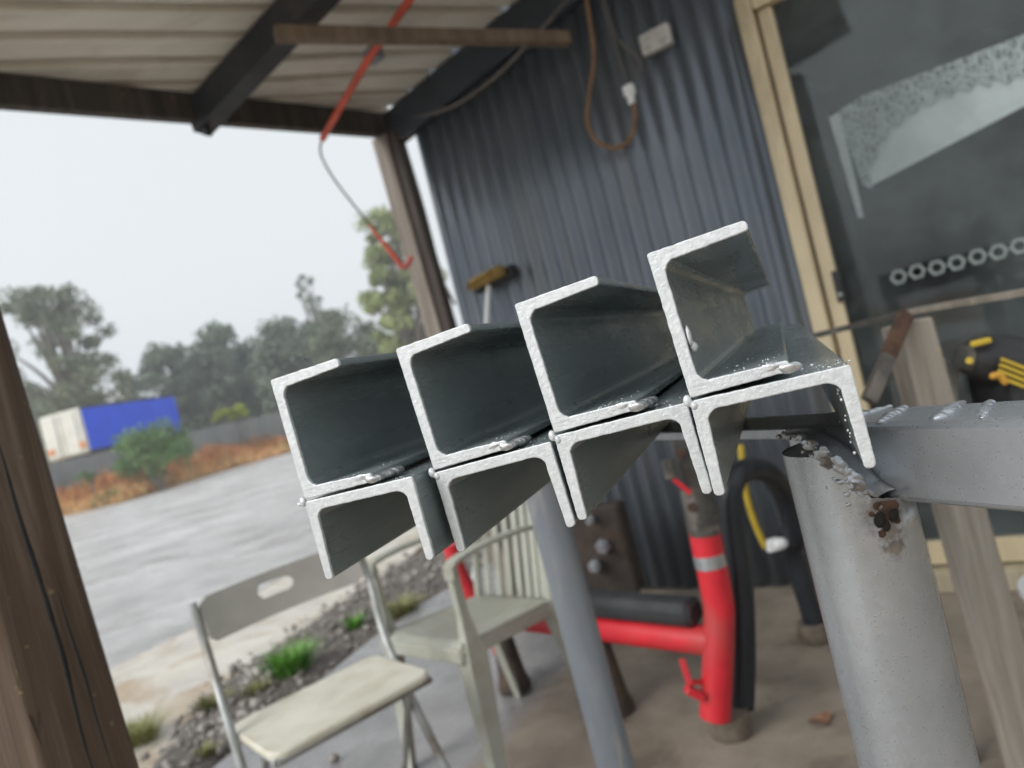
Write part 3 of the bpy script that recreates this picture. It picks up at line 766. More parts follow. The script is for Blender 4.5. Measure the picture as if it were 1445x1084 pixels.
def roof_things():
    # timber batten slung under the rafter
    a = on_r(388, 48, -.135); b = on_w(802, 55, .10)
    mb = MB(); mb.bar(a, b, .05, .05, r=.006); o = mb.build('timber_batten', M['batten']); tag(o, 'brown timber batten slung under the carport roof from rafter to wall', 'batten')
    # winding rod
    e = empty('crank_rod', on_r(515, 95, -.16), 'red winding rod with bent wire crank hanging below the roof beside the batten', 'crank rod')
    r0, r1, r2 = on_r(590, -18, -.10), on_r(517, 88, -.10), on_r(455, 196, -.10)
    mb = MB(); mb.tube([r0, r1, r2], .0155, 16); mb.build('shaft', M['orange_red'], e)
    Y = r2.y
    pts = arc([r2, at_y(452, 208, Y-.01), at_y(455, 224, Y-.02), at_y(475, 258, Y-.03), at_y(522, 318, Y-.05)], 6)
    mb = MB(); mb.tube(pts, .0052, 10); mb.build('crank_wire', M['grey_cord'], e)
    pts = [at_y(521, 317, Y-.05), at_y(545, 348, Y-.06), at_y(566, 374, Y-.07)]
    mb = MB(); mb.tube(pts, [.007, .0105, .0115], 12); mb.build('handle', M['orange_red'], e)
    mb = MB(); mb.tube(arc([at_y(563, 373, Y-.07), at_y(570, 377, Y-.07), at_y(577, 371, Y-.07), at_y(580, 362, Y-.07)], 5), .0125, 12); mb.build('grip', M['pink_red'], e)
    c = on_r(527, 78, -.075); mb = MB(); mb.rbox(c, (.075, .055, .05), WROT, .008); mb.tube([c + RN*.02, c + RN*.12], .008, 8); mb.build('bracket', M['galv'], e)
    # conduit cable along the wall top
    pts = arc([on_w(566, 168, .05), on_w(600, 163, .055), on_w(645, 147, .055), on_w(700, 108, .055), on_w(745, 62, .055), on_w(775, 30, .055), on_w(812, -12, .055)], 6)
    o = MB().tube(pts, .009, 10).build('conduit', M['grey_cord']); tag(o, 'thin grey conduit sagging along the foot of the dark wall beam', 'conduit')
    # brown hanging cord with plug
    e = empty('extension_cord', on_w(860, 20, .05), 'brown cord hung in a long loop on the corrugated wall, white plug at its end', 'cord')
    pts = arc([on_w(824, -25, .06), on_w(832, 30, .06), on_w(838, 80, .06), on_w(832, 130, .06), on_w(829, 170, .06), on_w(842, 199, .06), on_w(868, 209, .06), on_w(889, 196, .06), on_w(896, 168, .06), on_w(893, 140, .06)], 6)
    MB().tube(pts, .0105, 10).build('cord_loop', M['cord'], e)
    c = on_w(888, 128, .06); mb = MB(); mb.rbox(c, (.044, .035, .045), WROT, .008); mb.rbox(c + Vector((0, 0, -.035)), (.028, .028, .04), WROT, .006); mb.build('plug', M['white_plastic'], e)
    mb = MB()
    mb.tube(arc([on_w(884, 112, .06), on_w(874, 85, .06), on_w(862, 50, .06), on_w(846, -12, .06)], 6), .004, 8)
    mb.tube(arc([on_w(893, 114, .06), on_w(904, 95, .06), on_w(898, 78, .06), on_w(880, 64, .06), on_w(866, 45, .06), on_w(850, -12, .06)], 6), .004, 8)
    mb.build('string', M['grey_cord'], e)
    # outlet box
    c = on_w(926, 57, .03); e = empty('power_outlet', c, 'white switched power outlet box screwed to the corrugated wall', 'power outlet')
    mb = MB(); mb.rbox(c, (.125, .042, .082), WROT, .01); mb.build('box', M['outlet'], e)
    for k in (-.03, .03):
        mb = MB(); mb.rbox(c + WD*k + WN*.024 + Vector((0,0,.018)), (.020, .010, .024), WROT, .003); mb.build('rocker_switch', M['outlet'], e)
        mb = MB()
        for dx in (-.007, .007): mb.box(c + WD*(k+dx) + WN*.0213 + Vector((0,0,-.016)), (.003, .002, .010), WROT)
        mb.box(c + WD*k + WN*.0213 + Vector((0,0,-.028)), (.003, .002, .008), WROT); mb.build('socket_slots', M['hole'], e)
roof_things()

def broom():
    c = on_w(690, 393, .10); foot = on_z(668, 832, 0)
    e = empty('broom', foot, 'broom leaning head up against the corrugated wall, tan bristles on a black block', 'broom')
    up = (c-foot).normalized()
    top = c - up*.03
    mb = MB(); mb.tube([foot, (foot+top)/2, top], .0125, 12); mb.build('handle', M['white_plastic'], e)
    # head: long axis parallel to the wall, sloping as in the photo
    ax = (on_w(716, 378, .10) - on_w(664, 405, .10)).normalized(); th = up.cross(ax).normalized(); u2 = ax.cross(th)
    R = Matrix((ax, th, u2)).transposed()
    mb = MB(); mb.rbox(c - WN*.035 - up*.012 + ax*.015, (.24, .06, .055), R, .012); mb.build('block', M['bristle_dark'], e)
    mb = MB(); rnd = random.Random(2)
    mb.rbox(c + WN*.02 + up*.005, (.19, .055, .05), R, .02, n=5)
    for k in range(900):
        p = c + WN*rnd.uniform(-.01, .045) + ax*rnd.uniform(-.10, .10) + up*rnd.uniform(-.02, .02)
        d = (WN*.8 + up*rnd.uniform(-.5, .6) + ax*rnd.uniform(-.3, .3)).normalized()
        mb.tube([p, p + d*rnd.uniform(.015, .035)], [.0016, .0008], 4, caps=False, smooth=False)
    mb.build('bristles', M['bristle_tan'], e)
broom()

# ------------------------------------------------------------------ timber post at the left
def near_post():
    # right front edge follows the photo at 0.8 m
    p0, p1 = at_y(185, 1084, .8), at_y(5, 490, .8)
    d = (p1-p0); d = d/d.z
    base = p0 - d*p0.z; topz = 2.62
    e = empty('timber_post', (base.x-.06, base.y+.06, 0), 'dark weathered hardwood post with long cracks at the left edge of the photo', 'post')
    mb = MB(); n = 40; zs = [k*.05 for k in range(int(topz/.05)+1)]; vs = []
    W_, D_, r = .125, .125, .030
    a0 = rad(-14)
    for z in zs:
        for k in range(n):
            a = 2*math.pi*k/n; ca, sa = math.cos(a), math.sin(a)
            q = 1/((abs(ca)**5 + abs(sa)**5)**(1/5.))
            x, y = q*ca*W_/2, q*sa*D_/2
            f = 1 + .022*noise.noise(Vector((ca*2, sa*2, z*.9))) + .008*noise.noise(Vector((ca*9, sa*9, z*2.5)))
            x, y = x*f, y*f
            xr, yr = x*math.cos(a0)-y*math.sin(a0), x*math.sin(a0)+y*math.cos(a0)
            vs.append(base + d*z + Vector((xr - .0625*math.cos(a0) - .058, yr + .055, 0)))
    mb.add(vs, [(j*n+k, j*n+(k+1) % n, (j+1)*n+(k+1) % n, (j+1)*n+k) for j in range(len(zs)-1) for k in range(n)], 0, True)
    mb.add(vs, [tuple(range((len(zs)-1)*n, len(zs)*n))]); mb.build('shaft', M['post_wood'], e)
    # open drying cracks
    def front(x, y):
        pl = base + d*1.0
        return on_plane(x, y, Vector((pl.x-.06, pl.y-.0095+.014, 1)), Vector((math.sin(-a0)*-1, -math.cos(a0), 0)).normalized())
    for name, pts, w in (('crack', [(-10,600),(8,660),(22,712),(40,770),(55,815),(72,870),(90,930),(104,990),(122,1060),(140,1110)], .0028), ('crack', [(82,835),(98,890),(118,950),(135,1010),(160,1090)], .0017), ('crack', [(-12,910),(6,965),(28,1010),(52,1075)], .0014)):
        mb = MB(); P = arc([front(*p) for p in pts], 5)
        N = len(P); mb.tube(P, [w*math.sin(math.pi*min(.97, max(.03, k/(N-1))))**.6*(1+.25*noise.noise(Vector((k*.7, w*900, 0)))) for k in range(N)], 8)
        mb.build(name, M['hole'], e)
near_post()

# ------------------------------------------------------------------ folding chair
def folding_chair():
    w = Vector((.772, .636, 0)); d = Vector((-.636, .772, 0))       # to the chair's right side in the photo, and to its back
    fl = Vector((-.657, 1.492, 0)); L, Dp, Z = .40, .295, .46
    e = empty('folding_chair', fl + w*L/2 + d*Dp/2, 'cream seated folding chair with grey slotted back board, beside the gravel bed', 'folding chair')
    c = fl + w*L/2 + d*Dp/2
    R = Matrix((w, d, Vector((0,0,1)))).transposed()
    mb = MB(); mb.rbox(c + Vector((0,0,Z-.009)), (L, Dp, .018), R, .035, n=6); mb.build('seat', M['seat_cream'], e)
    mb = MB(); z = Z-.020
    q = [fl + w*.01 + d*.01, fl + w*(L-.01) + d*.01, fl + w*(L-.01) + d*(Dp-.01), fl + w*.01 + d*(Dp-.01)]
    mb.tube([p + Vector((0,0,z)) for p in q+[q[0]]], .009, 10); mb.build('seat_frame', M['chair_metal'], e)
    # back board, slightly curved, with a hand slot
    TL = at_y(278, 847, 1.80); BLp = at_y(298, 909, 1.78)
    hgt = TL.z - BLp.z; Lb = .43
    lean = Vector((TL.x-BLp.x, TL.y-BLp.y, 0))*.0 + d*.03
    nx, nz = 90, 30; vs = []; fs = []
    for j in range(nz+1):
        for i in range(nx+1):
            u, v = i/nx, j/nz
            p = BLp + w*(Lb*u) + Vector((0,0,hgt*v)) + lean*v + d*(.030*math.sin(math.pi*u))
            vs.append(p)
    def inslot(i, j):
        u, v = (i+.5)/nx-.46, (j+.5)/nz-.60
        a_, b_ = u*Lb, v*hgt; return math.hypot(max(0, abs(a_)-.032), b_) < .0175
    for j in range(nz):
        for i in range(nx):
            ca_, cb_ = max(0, abs((i+.5)/nx-.5)*Lb-(Lb/2-.03)), max(0, abs((j+.5)/nz-.5)*hgt-(hgt/2-.03)); cor = math.hypot(ca_, cb_) > .030
            if inslot(i, j) or cor: continue
            fs.append((j*(nx+1)+i, j*(nx+1)+i+1, (j+1)*(nx+1)+i+1, (j+1)*(nx+1)+i))
    mb = MB(); mb.add(vs, fs, 0, False); o = mb.build('back_board', M['back_grey'], e, solid=.012); 
    
    # side tubes: from the back board down to the front feet; hind legs cross behind
    for s, name in ((0, 'side_tube'), (1, 'side_tube')):
        off = w*(-.012 if s == 0 else Lb+.010)
        topp = BLp + off + Vector((0,0,hgt*.97)) + lean*.97
        low = BLp + off + Vector((0,0,-.02))
        ft = fl + w*(-.012 if s == 0 else L+.012) - d*.02
        if s == 0: ft = fl - w*.012 + d*.13
        mid = (fl + w*(-.012 if s == 0 else L+.012) + d*(Dp*.72)); mid = Vector((mid.x, mid.y, Z-.01)) 
        mb = MB(); mb.tube(arc([topp, low, mid, ft], 6), .0105, 12); tb = mb.build(name, M['chair_metal'], e)
        mb = MB(); mb.tube([ft, ft + Vector((0,0,.035))], .0135, 12); mb.build('foot_cap', M['rubber'], tb)
        a = fl + w*(.012 if s == 0 else L-.012) + d*.10 + Vector((0,0,Z-.03)); b = fl + w*(.012 if s == 0 else L-.012) + d*(Dp+.06)
        mb = MB(); mb.tube([a, b], .0095, 12); lg = mb.build('hind_leg', M['chair_metal'], e)
        mb = MB(); mb.tube([b, b + (a-b).normalized()*.03], .0125, 12); mb.build('foot_cap', M['rubber'], lg)
    mb = MB(); mb.tube([fl + w*.012 + d*(Dp+.025) + Vector((0,0,.10)), fl + w*(L-.012) + d*(Dp+.025) + Vector((0,0,.10))], .008, 10); mb.build('cross_bar', M['chair_metal'], e)
folding_chair()

# ------------------------------------------------------------------ plastic armchair
def plastic_chair():
    ev = Vector((.70, .714, 0)); lv = Vector((-.714, .70, 0))
    O = Vector((-.425, 2.112, 0))                                   # between the two front legs
    def P(u, v, z): return O + lv*u + ev*v + Vector((0,0,z))
    e = empty('plastic_armchair', O + ev*.2, 'sage green plastic armchair with slatted back standing behind the folding chair', 'armchair')
    hw = .195
    # seat: dished and ribbed
    nx, ny = 24, 20; vs = []
    for j in range(ny+1):
        for i in range(nx+1):
            u = (i/nx-.5)*2; v = j/ny
            wdt = (hw-.005)*(1-.10*v)
            z = .425 - .030*v - .022*(1-u*u)*math.sin(math.pi*min(1, v*1.1)) - (.03*(max(0, .12-v)/.12)**2)
            if .12 < v < .92 and abs(u) < .85: z += .004*math.cos(u*math.pi*9)
            vs.append(P(u*wdt, -.025+v*.40, z))
    mb = MB(); mb.add(vs, [(j*(nx+1)+i, j*(nx+1)+i+1, (j+1)*(nx+1)+i+1, (j+1)*(nx+1)+i) for j in range(ny) for i in range(nx)], 0, True)
    mb.build('seat', M['sage'], e, solid=.007)
    mb = MB()
    for s in (-1, 1): mb.bar(P(s*(hw-.012), -.02, .405), P(s*(hw-.03), .37, .375), .012, .05)
    mb.bar(P(-hw+.01, -.022, .395), P(hw-.01, -.022, .395), .012, .04); mb.build('seat_rim', M['sage'], e, bevel=.004)
    # back: frame and slats
    def B(u, h): # u -1..1, h 0..1 up the back
        return P(u*(hw-.028-.0*h), .365 + .10*h + .035*(1-u*u), .36 + .46*h)
    mb = MB(); fr = [B(-1, 0), B(-1, .35), B(-1, .7), B(-.96, .88), B(-.8, .97), B(-.4, 1.0), B(0, 1.01), B(.4, 1.0), B(.8, .97), B(.96, .88), B(1, .7), B(1, .35), B(1, 0)]
    mb.tube(arc(fr, 5), .014, 10); mb.build('back_frame', M['sage'], e)
    for k in range(7):
        u = -.78 + 1.56*k/6
        mb = MB(); p = [B(u, 0), B(u*1.0, .25), B(u*1.0, .5), B(u, .75), B(u, .985)]
        for a, b in zip(p, p[1:]): mb.bar(a, b, .026, .007, up=ev)
        mb.build('back_slat', M['sage'], e)
    # legs with an L section: arm support flowing into each front leg
    def lleg(pts, w1, w2):
        mb = MB(); n = len(pts); vs = []
        for i, (u, v, z, wa, wb) in enumerate(pts):
            s = 1 if u > 0 else -1
            p = P(u, v, z)
            vs += [p + ev*wb, p, p - lv*s*wa, p - lv*s*wa + ev*.004 , p + ev*.006 - lv*s*.006, p + ev*wb - lv*s*.006]
        m = 6
        mb.add(vs, [(i*m+k, i*m+(k+1) % m, (i+1)*m+(k+1) % m, (i+1)*m+k) for i in range(n-1) for k in range(m)] + [tuple(range(m)), tuple(range((n-1)*m, n*m))], 0, False)
        return mb
    for s in (-1, 1):
        pts = [(s*(hw+.0), .0, .625, .022, .03), (s*(hw+.002), .0, .50, .022, .03), (s*(hw+.004), -.005, .44, .03, .045), (s*(hw+.006), -.012, .38, .055, .07), (s*(hw+.012), -.02, .20, .045, .055), (s*(hw+.022), -.032, 0, .035, .04)]
        mb = lleg(pts, 0, 0); o = mb.build('front_leg', M['sage'], e, bevel=.005)
        pts = [(s*(hw-.02), .345, .40, .05, .05), (s*(hw-.012), .39, .2, .04, .04), (s*(hw+.0), .44, 0, .03, .03)]
        mb = lleg(pts, 0, 0); mb.build('hind_leg', M['sage'], e, bevel=.004)
        arm = [P(s*(hw-.002), .0, .60), P(s*(hw-.004), .006, .632), P(s*(hw-.006), .04, .645), P(s*(hw-.010), .15, .650), P(s*(hw-.018), .30, .640), P(s*(hw-.035), .40, .62)]
        A = arc(arm, 5); mb = MB()
        for a, b in zip(A, A[1:]): mb.bar(a, b + (b-a)*.05, .042, .014, up=(0,0,1) if abs((b-a).normalized().z) < .8 else ev)
        mb.build('armrest', M['sage'], e, bevel=.003)
plastic_chair()

# ------------------------------------------------------------------ red and black tubular stand
def stand():
    Y = 1.99
    e = empty('tubular_stand', on_z(1032, 1040), 'red and black tubular steel stand with padded bar on the concrete floor', 'stand')
    f1 = on_z(1033, 1036); f2 = on_z(1155, 903)
    # feet
    for f in (f1, f2):
        mb = MB(); mb.tube([f, f + Vector((0,0,.012)), f + Vector((0,0,.018)), f + Vector((0,0,.062))], [.052, .055, .060, .056], 24); mb.build('foot', M['puck'], e)
    # hoop
    ax = f1 + Vector((.050, .030, 0)); bx = f2
    pts = arc([ax + Vector((0,0,.05)), at_y(1049, 920, 2.03), at_y(1045, 823, 2.04), at_y(1032, 720, 2.06), at_y(1036, 678, 2.08), at_y(1058, 662, 2.14), at_y(1085, 668, 2.22), at_y(1107, 700, 2.3), at_y(1124, 760, 2.36), bx + Vector((-.012, 0, .35)), bx + Vector((0,0,.05))], 7)
    mb = MB(); mb.tube(pts, .034, 20); mb.build('hoop', M['black_tube'], e)
    # red post with its bend
    pts = arc([at_y(1009, 1012, 1.955), at_y(1012, 950, 1.955), at_y(1015, 870, 1.955), at_y(1010, 830, 1.955), at_y(1003, 795, 1.955), at_y(993, 748, 1.955)], 6)
    mb = MB(); mb.tube(pts, .041, 24); post = mb.build('red_post', M['red'], e)
    mb = MB(); mb.tube([at_y(999.5, 781, 1.955), at_y(1003.5, 799, 1.955)], .0418, 24); mb.build('grey_band', M['chrome'], post)
    mb = MB(); mb.tube([at_y(995, 753, 1.955), at_y(988, 715, 1.955), at_y(981, 688, 1.955)], [.043, .044, .040], 20); mb.build('collar', M['clamp'], post)
    # clamp arms above
    mb = MB(); a, b = at_y(983, 700, 1.93), at_y(953, 600, 1.93)
    mb.bar(a, b, .05, .022, up=(0,1,0), r=.008); mb.bar(at_y(992, 690, 1.96), at_y(972, 620, 1.96), .05, .05, up=(0,1,0), r=.01)
    for q in ((961, 640), (976, 716)): mb.tube([at_y(*q, 1.912), at_y(*q, 1.94)], .012, 12, 1)
    mb.build('clamp', [M['clamp'], M['rust']], e)
    mb = MB(); mb.bar(at_y(950, 676, 1.90), at_y(974, 696, 1.90), .014, .012, r=.003); mb.build('lever', M['red'], e)
    mb = MB(); mb.rbox(at_y(945, 662, 1.90), (.03, .02, .05), None, .005); mb.build('lever_end', M['clamp'], e)
    # horizontal bar with rubber pad
    L = on_z(690, 868, .27); Rr = at_y(1008, 905, 1.965)
    L.z = Rr.z
    mb = MB(); mb.tube([L, Rr], .041, 22); mb.build('base_bar', M['red'], e)
    d = (Rr-L).normalized(); q = L + d*((Rr-L).length*.42)
    mb = MB(); mb.bar(q + Vector((0,0,.078)), Rr - d*.035 + Vector((0,0,.078)), .085, .072, r=.026); mb.build('pad', M['rubber'], e)
    for t in (.05, .55):
        f = L + d*((Rr-L).length*t); f = Vector((f.x, f.y, 0))
        mb = MB(); mb.tube([f, f + Vector((0,0,.02)), f + Vector((0,0,.05)), f + Vector((0,0,Rr.z-.03))], [.058, .06, .05, .03], 20); mb.build('support_foot', M['brown_iron'], e)
    # little folding step
    k = at_y(962, 930, 1.95)
    mb = MB(); mb.bar(k, at_y(974, 968, 1.93), .016, .012, r=.003); mb.bar(at_y(968, 972, 1.93), at_y(992, 984, 1.93), .03, .02, r=.004); mb.bar(at_y(974, 964, 1.93), at_y(992, 962, 1.95), .012, .012); mb.build('step', M['red'], e)
    # another red upright at the hidden far end
    u0 = L + d*.03
    mb = MB(); mb.tube(arc([Vector((u0.x, u0.y, .12)), at_y(672, 850, u0.y), at_y(646, 805, u0.y), at_y(636, 768, u0.y)], 5), .03, 16); mb.build('red_post', M['red'], e)
    # strap
    e2 = MB(); e2.tube(arc([at_y(1045, 628, 2.36), at_y(1052, 690, 2.36), at_y(1064, 735, 2.36), at_y(1080, 772, 2.36)], 5), .011, 8)
    o = e2.build('strap', M['yellow']); tag(o, 'yellow strap hanging behind the black hoop of the stand', 'strap')
    o = MB(); c = at_y(1091, 769, 2.36); o.rbox(c, (.05, .03, .04), None, .01); o.ell(c + Vector((.02, -.005, .0)), (.03, .018, .02)); ob = o.build('strap_buckle', M['white_plastic'], e2 and bpy.data.objects['strap'])
stand()

def iron_block():
    e = empty('machine_block', on_z(825, 855), 'rusty brown iron machine block with bolts against the foot of the corrugated wall', 'machine part')
    Y = 2.95
    c = at_y(848, 775, Y); R = Matrix.Rotation(-.5, 3, 'Z')
    mb = MB(); mb.rbox((c.x, c.y, c.z), (.27, .10, .36), R, .02)
    mb.rbox((c.x-.03, c.y-.04, (c.z-.18)/2), (.22, .16, max(.05, c.z-.18)), R, .02); mb.build('casting', M['brown_iron'], e)
    for q, r in (((850,772),.030), ((838,800),.026), ((832,735),.018)):
        p = at_y(*q, Y-.09); mb = MB(); mb.tube([p, p + Vector((.02, .06, 0))], [r, r*.9], 6); mb.tube([p - Vector((.008, .022, 0)), p], r*.55, 10); mb.build('bolt', M['chrome'], e)
    p = on_z(845, 850, .12); mb = MB(); mb.box((p.x, p.y, .10), (.14, .11, .05), Matrix.Rotation(.5, 3, 'Z')); mb.box((p.x+.12, p.y-.02, .06), (.16, .10, .08), Matrix.Rotation(-.3, 3, 'Z')); mb.box((p.x, p.y, .04), (.12, .10, .08), R)
    o = mb.build('timber_offcut', M['batten'], None, bevel=.004); tag(o, 'short timber offcuts stacked beside the rusty iron block', 'timber offcut')
iron_block()

# ------------------------------------------------------------------ bench frame at the right, with tools
def bench():
    top = at_y(1276, 446, 1.30)
    foot = on_z(1470, 1160); foot = Vector((.735, 1.29, 0))
    e = empty('bench_frame', foot, 'weathered bench frame with chalky timber leg and rusty brace by the glass door', 'bench')
    mb = MB(); mb.bar(foot, top + Vector((0,0,-.012)), .066, .060, up=(0,1,0), r=.006); mb.build('leg', M['bench_wood'], e)
    z = top.z - .004
    a, c, b = on_z(1150, 474, z), on_z(1282, 440, z), at_y(1500, 402, 1.02)
    b = on_z(1482, 406, z) if on_z(1482, 406, z).length < 4 else b
    mb = MB(); mb.bar(a, c, .032, .010); mb.build('rail', M['clamp'], e)
    mb = MB(); mb.bar(c, b, .032, .010); r2 = mb.build('rail', M['bench_wood'], e)
    mb = MB(); p, q = at_y(1279, 443, 1.27), at_y(1226, 566, 1.20)
    h = p.lerp(q, .50)
    mb.bar(p, h, .024, .014, up=(0,1,0)); br = mb.build('brace', M['rust'], e)
    mb = MB(); mb.bar(h, q, .0235, .0135, up=(0,1,0)); mb.build('brace_foot', M['clamp'], br)
    # shelf under the top
    sc = Vector((.98, 1.42, .70)); R = Matrix.Rotation(-.35, 3, 'Z')
    mb = MB(); mb.box(sc, (.62, .36, .02), R)
    for dx, dy in ((.28, .15), (.28, -.15), (-.26, .15)): q = sc + R @ Vector((dx, dy, -.01)); mb.bar(Vector((q.x, q.y, 0)), q, .04, .04, up=(0,1,0))
    mb.build('shelf', M['dark_wood'], e)
    # silver folded plate on the shelf
    mb = MB(); pl = [at_y(1332, 503, 1.33), at_y(1354, 521, 1.33), at_y(1345, 572, 1.33), at_y(1328, 560, 1.33)]
    pl[2].z = max(.712, pl[2].z); mb.prism([at_y(1331, 503, 1.33), at_y(1354, 520, 1.33), at_y(1350, 640, 1.34), at_y(1326, 640, 1.34)], (.012, .10, .0)); o = mb.build('folded_plate', M['chair_metal'], None, bevel=.002)
    tag(o, 'dull silver folded plate standing beside the black tools on the bench shelf', 'metal plate')
    # black and yellow power tools
    Y = 1.28
    c = at_y(1400, 515, Y)
    t = empty('power_tool', (c.x, c.y, .71), 'black power tool with yellow markings lying on the bench shelf at the right edge', 'power tool')
    ax = Vector((.85, -.42, -.08)).normalized()
    mb = MB(); mb.tube([at_y(1365, 505, Y), at_y(1385, 506, Y), at_y(1420, 511, Y), at_y(1470, 522, Y-.02)], [.030, .042, .046, .050], 20); mb.build('body', M['tool_black'], t)
    mb = MB(); p = at_y(1437, 560, Y+.02); mb.rbox(Vector((p.x+.03, p.y, (.71+p.z+.06)/2)), (.16, .13, p.z+.06-.71), None, .02); mb.build('battery_pack', M['tool_black'], t)
    mb = MB(); mb.rbox(at_y(1384, 483, Y-.04), (.034, .012, .010), None, .004); mb.build('yellow_button', M['yellow'], t)
    mb = MB()
    for k in range(4): mb.bar(at_y(1413-k*2, 507+k*8, Y-.052), at_y(1452-k*2, 522+k*8, Y-.052), .004, .0055)
    mb.build('vent_ribs', M['yellow'], t)
    mb = MB(); mb.tube(arc([at_y(1397, 532, Y-.05), at_y(1410, 530, Y-.05), at_y(1420, 542, Y-.05)], 5), [.003]+[.006]*9+[.004], 10); mb.build('trigger', M['amber'], t)
    mb = MB(); mb.tube([at_y(1366, 507, Y), at_y(1355, 505, Y)], [.026, .022], 16); mb.tube([at_y(1368, 509, Y-.030), at_y(1368, 509, Y-.02)], .006, 12, 1); mb.build('nose', [M['clamp'], M['yellow']], t)
    mb = MB(); p = at_y(1415, 568, 1.0); 
bench()

def small_things():
    # white bucket at the right edge
    b = on_z(1500, 985); e = empty('bucket', (b.x, b.y, 0), 'white plastic bucket on the concrete at the right edge of the photo', 'bucket')
    l = at_y(1439, 930, b.y); r = abs((b - l).x)
    c = Vector((l.x + .206, b.y, 0))
    mb = MB(); mb.tube([c, c + Vector((0,0,.01)), c + Vector((0,0,.20)), c + Vector((0,0,.25))], [.118, .122, .135, .138], 32); mb.build('body', M['white_plastic'], e)
    mb = MB(); mb.tube([c + Vector((0,0,.244)), c + Vector((0,0,.262))], .146, 32); mb.build('lid', M['white_plastic'], e)
    # fallen leaf
    p = on_z(1158, 1016, .008); mb = MB(); vs = []; n = 14
    for k in range(n):
        a = 2*math.pi*k/n; r = .024*(1+.25*math.sin(3*a)); vs.append(p + Vector((r*math.cos(a)*1.2, r*math.sin(a), .006*math.sin(2*a)+.004)))
    vs.append(p + Vector((0,0,.0)))
    mb.add(vs, [(k, (k+1) % n, n) for k in range(n)]); o = mb.build('fallen_leaf', M['leaf_brown'], None, solid=.0015); tag(o, 'curled brown leaf lying on the concrete floor beside the silver leg', 'leaf')
    p = on_z(471, 1070, .012); mb = MB(); mb.ell(p, (.018, .015, .014), None, 10, 8, 0, .15); o = mb.build('pebble', M['stone']); tag(o, 'dark pebble lying on the wet concrete below the folding chair seat', 'pebble')
small_things()

# ------------------------------------------------------------------ ground
def flat(name, pts, z, mat, kind='structure', thick=None):
    mb = MB(); P = [Vector((p[0], p[1], z)) for p in pts]
    mb.add(P, [tuple(range(len(P)))]); 
    if thick: mb = MB().prism(P, (0,0,-thick))
    o = mb.build(name, mat); o['kind'] = kind; return o
def ground():
    flat('ground', [(-82,-22),(52,-22),(52,98),(-82,98)], -.062, M['earth'])
    # gravel yard
    y = [(-40,-8), (-6,-8), (-3.6,2.6), (-2.9,4.25), (-2.45,5.05), (-1.95,6.9), (-1.0,9.5), (1.5,14), (8,30), (-2,41), (-11.9,36.8), (-14.2,33), (-15.2,28), (-18.7,28.9), (-40,30)]
    flat('yard', y, -.050, M['yard'])
    # pale muddy path between yard and bed
    flat('path', [(-3.3,-2), (-3.15,2.6), (-2.82,4.35), (-2.40,5.05), (-1.92,6.8), (-1.2,9.0), (-.2,9.0), (-1.10,5.3), (-1.42,4.5), (-1.72,3.7), (-1.70,2.7), (-1.75,-2)], -.040, M['path'])
    # concrete slab with wet drip edge
    o = on_z(772, 967); q = on_z(682, 1071); dr = (o-q).normalized(); nx = Vector((dr.y, -dr.x, 0))     # nx points inward (right)
    R = Matrix((nx, dr, Vector((0,0,1)))).transposed().to_4x4(); Mx = Matrix.Translation(q) @ R; Mi = Mx.inverted()
    pts = [(-1.52,-2), (-1.46,1.6), (-1.36,2.6), (-1.22,3.0), (-.985,3.6), (-.75,4.03), (-.36,4.6), (.2,5.2), (3.5,2.2), (3.5,-2)]
    P = [Mi @ Vector((a, b, 0)) for a, b in pts]
    mb = MB().prism(P, (0,0,-.10)); ob = mb.build('floor', M['slab']); ob.matrix_world = Mx; ob['kind'] = 'structure'
    # planting bed soil
    mb = MB(); inner = [(-1.50,1.0), (-1.37,2.6), (-1.23,3.0), (-.995,3.6), (-.76,4.03), (-.37,4.6), (.15,5.2), (.9,7)]
    outer = [(-1.78,1.0), (-1.70,2.7), (-1.74,3.6), (-1.43,4.5), (-1.12,5.3), (-.6,6.2), (.0,7.4), (.6,9)]
    vs = []; K = 10; J = 6; rows = []
    I = arc([(a, b, 0) for a, b in inner], J); Oo = arc([(a, b, 0) for a, b in outer], J)
    for i, (a, b) in enumerate(zip(I, Oo)):
        for k in range(K+1):
            p = a.lerp(b, k/K); h = -.022 + .035*math.sin(math.pi*k/K) + .02*noise.noise(p*9)
            vs.append(Vector((p.x, p.y, h if 0 < k < K else -.055)))
    mb.add(vs, [(i*(K+1)+k, i*(K+1)+k+1, (i+1)*(K+1)+k+1, (i+1)*(K+1)+k) for i in range(len(I)-1) for k in range(K)], 0, True)
    o = mb.build('bed_soil', M['soil']); o['kind'] = 'structure'
    # stones
    mb = MB(); rnd = random.Random(11)
    for k in range(2600):
        i = rnd.randrange(len(I)); f = rnd.uniform(-.03, 1.06); p = I[i].lerp(Oo[i], f) + Vector((rnd.uniform(-.05, .05), rnd.uniform(-.05, .05), 0))
        h = -.020 + .035*math.sin(math.pi*min(1, max(0, f))) + .02*noise.noise(p*9)
        r = rnd.choice((.005, .007, .009, .012, .018)) * rnd.uniform(.7, 1.3)
        if rnd.random() < .03: r = rnd.uniform(.022, .036)
        mb.ell((p.x, p.y, h + r*.2), (r, r*rnd.uniform(.7, 1), r*rnd.uniform(.5, .8)), Matrix.Rotation(rnd.random()*3, 3, 'Z'), 6, 4, 0, .18)
    o = mb.build('gravel', M['stone']); tag(o, 'grey and brown gravel scattered over the planting bed', 'gravel', kind='stuff')
ground()

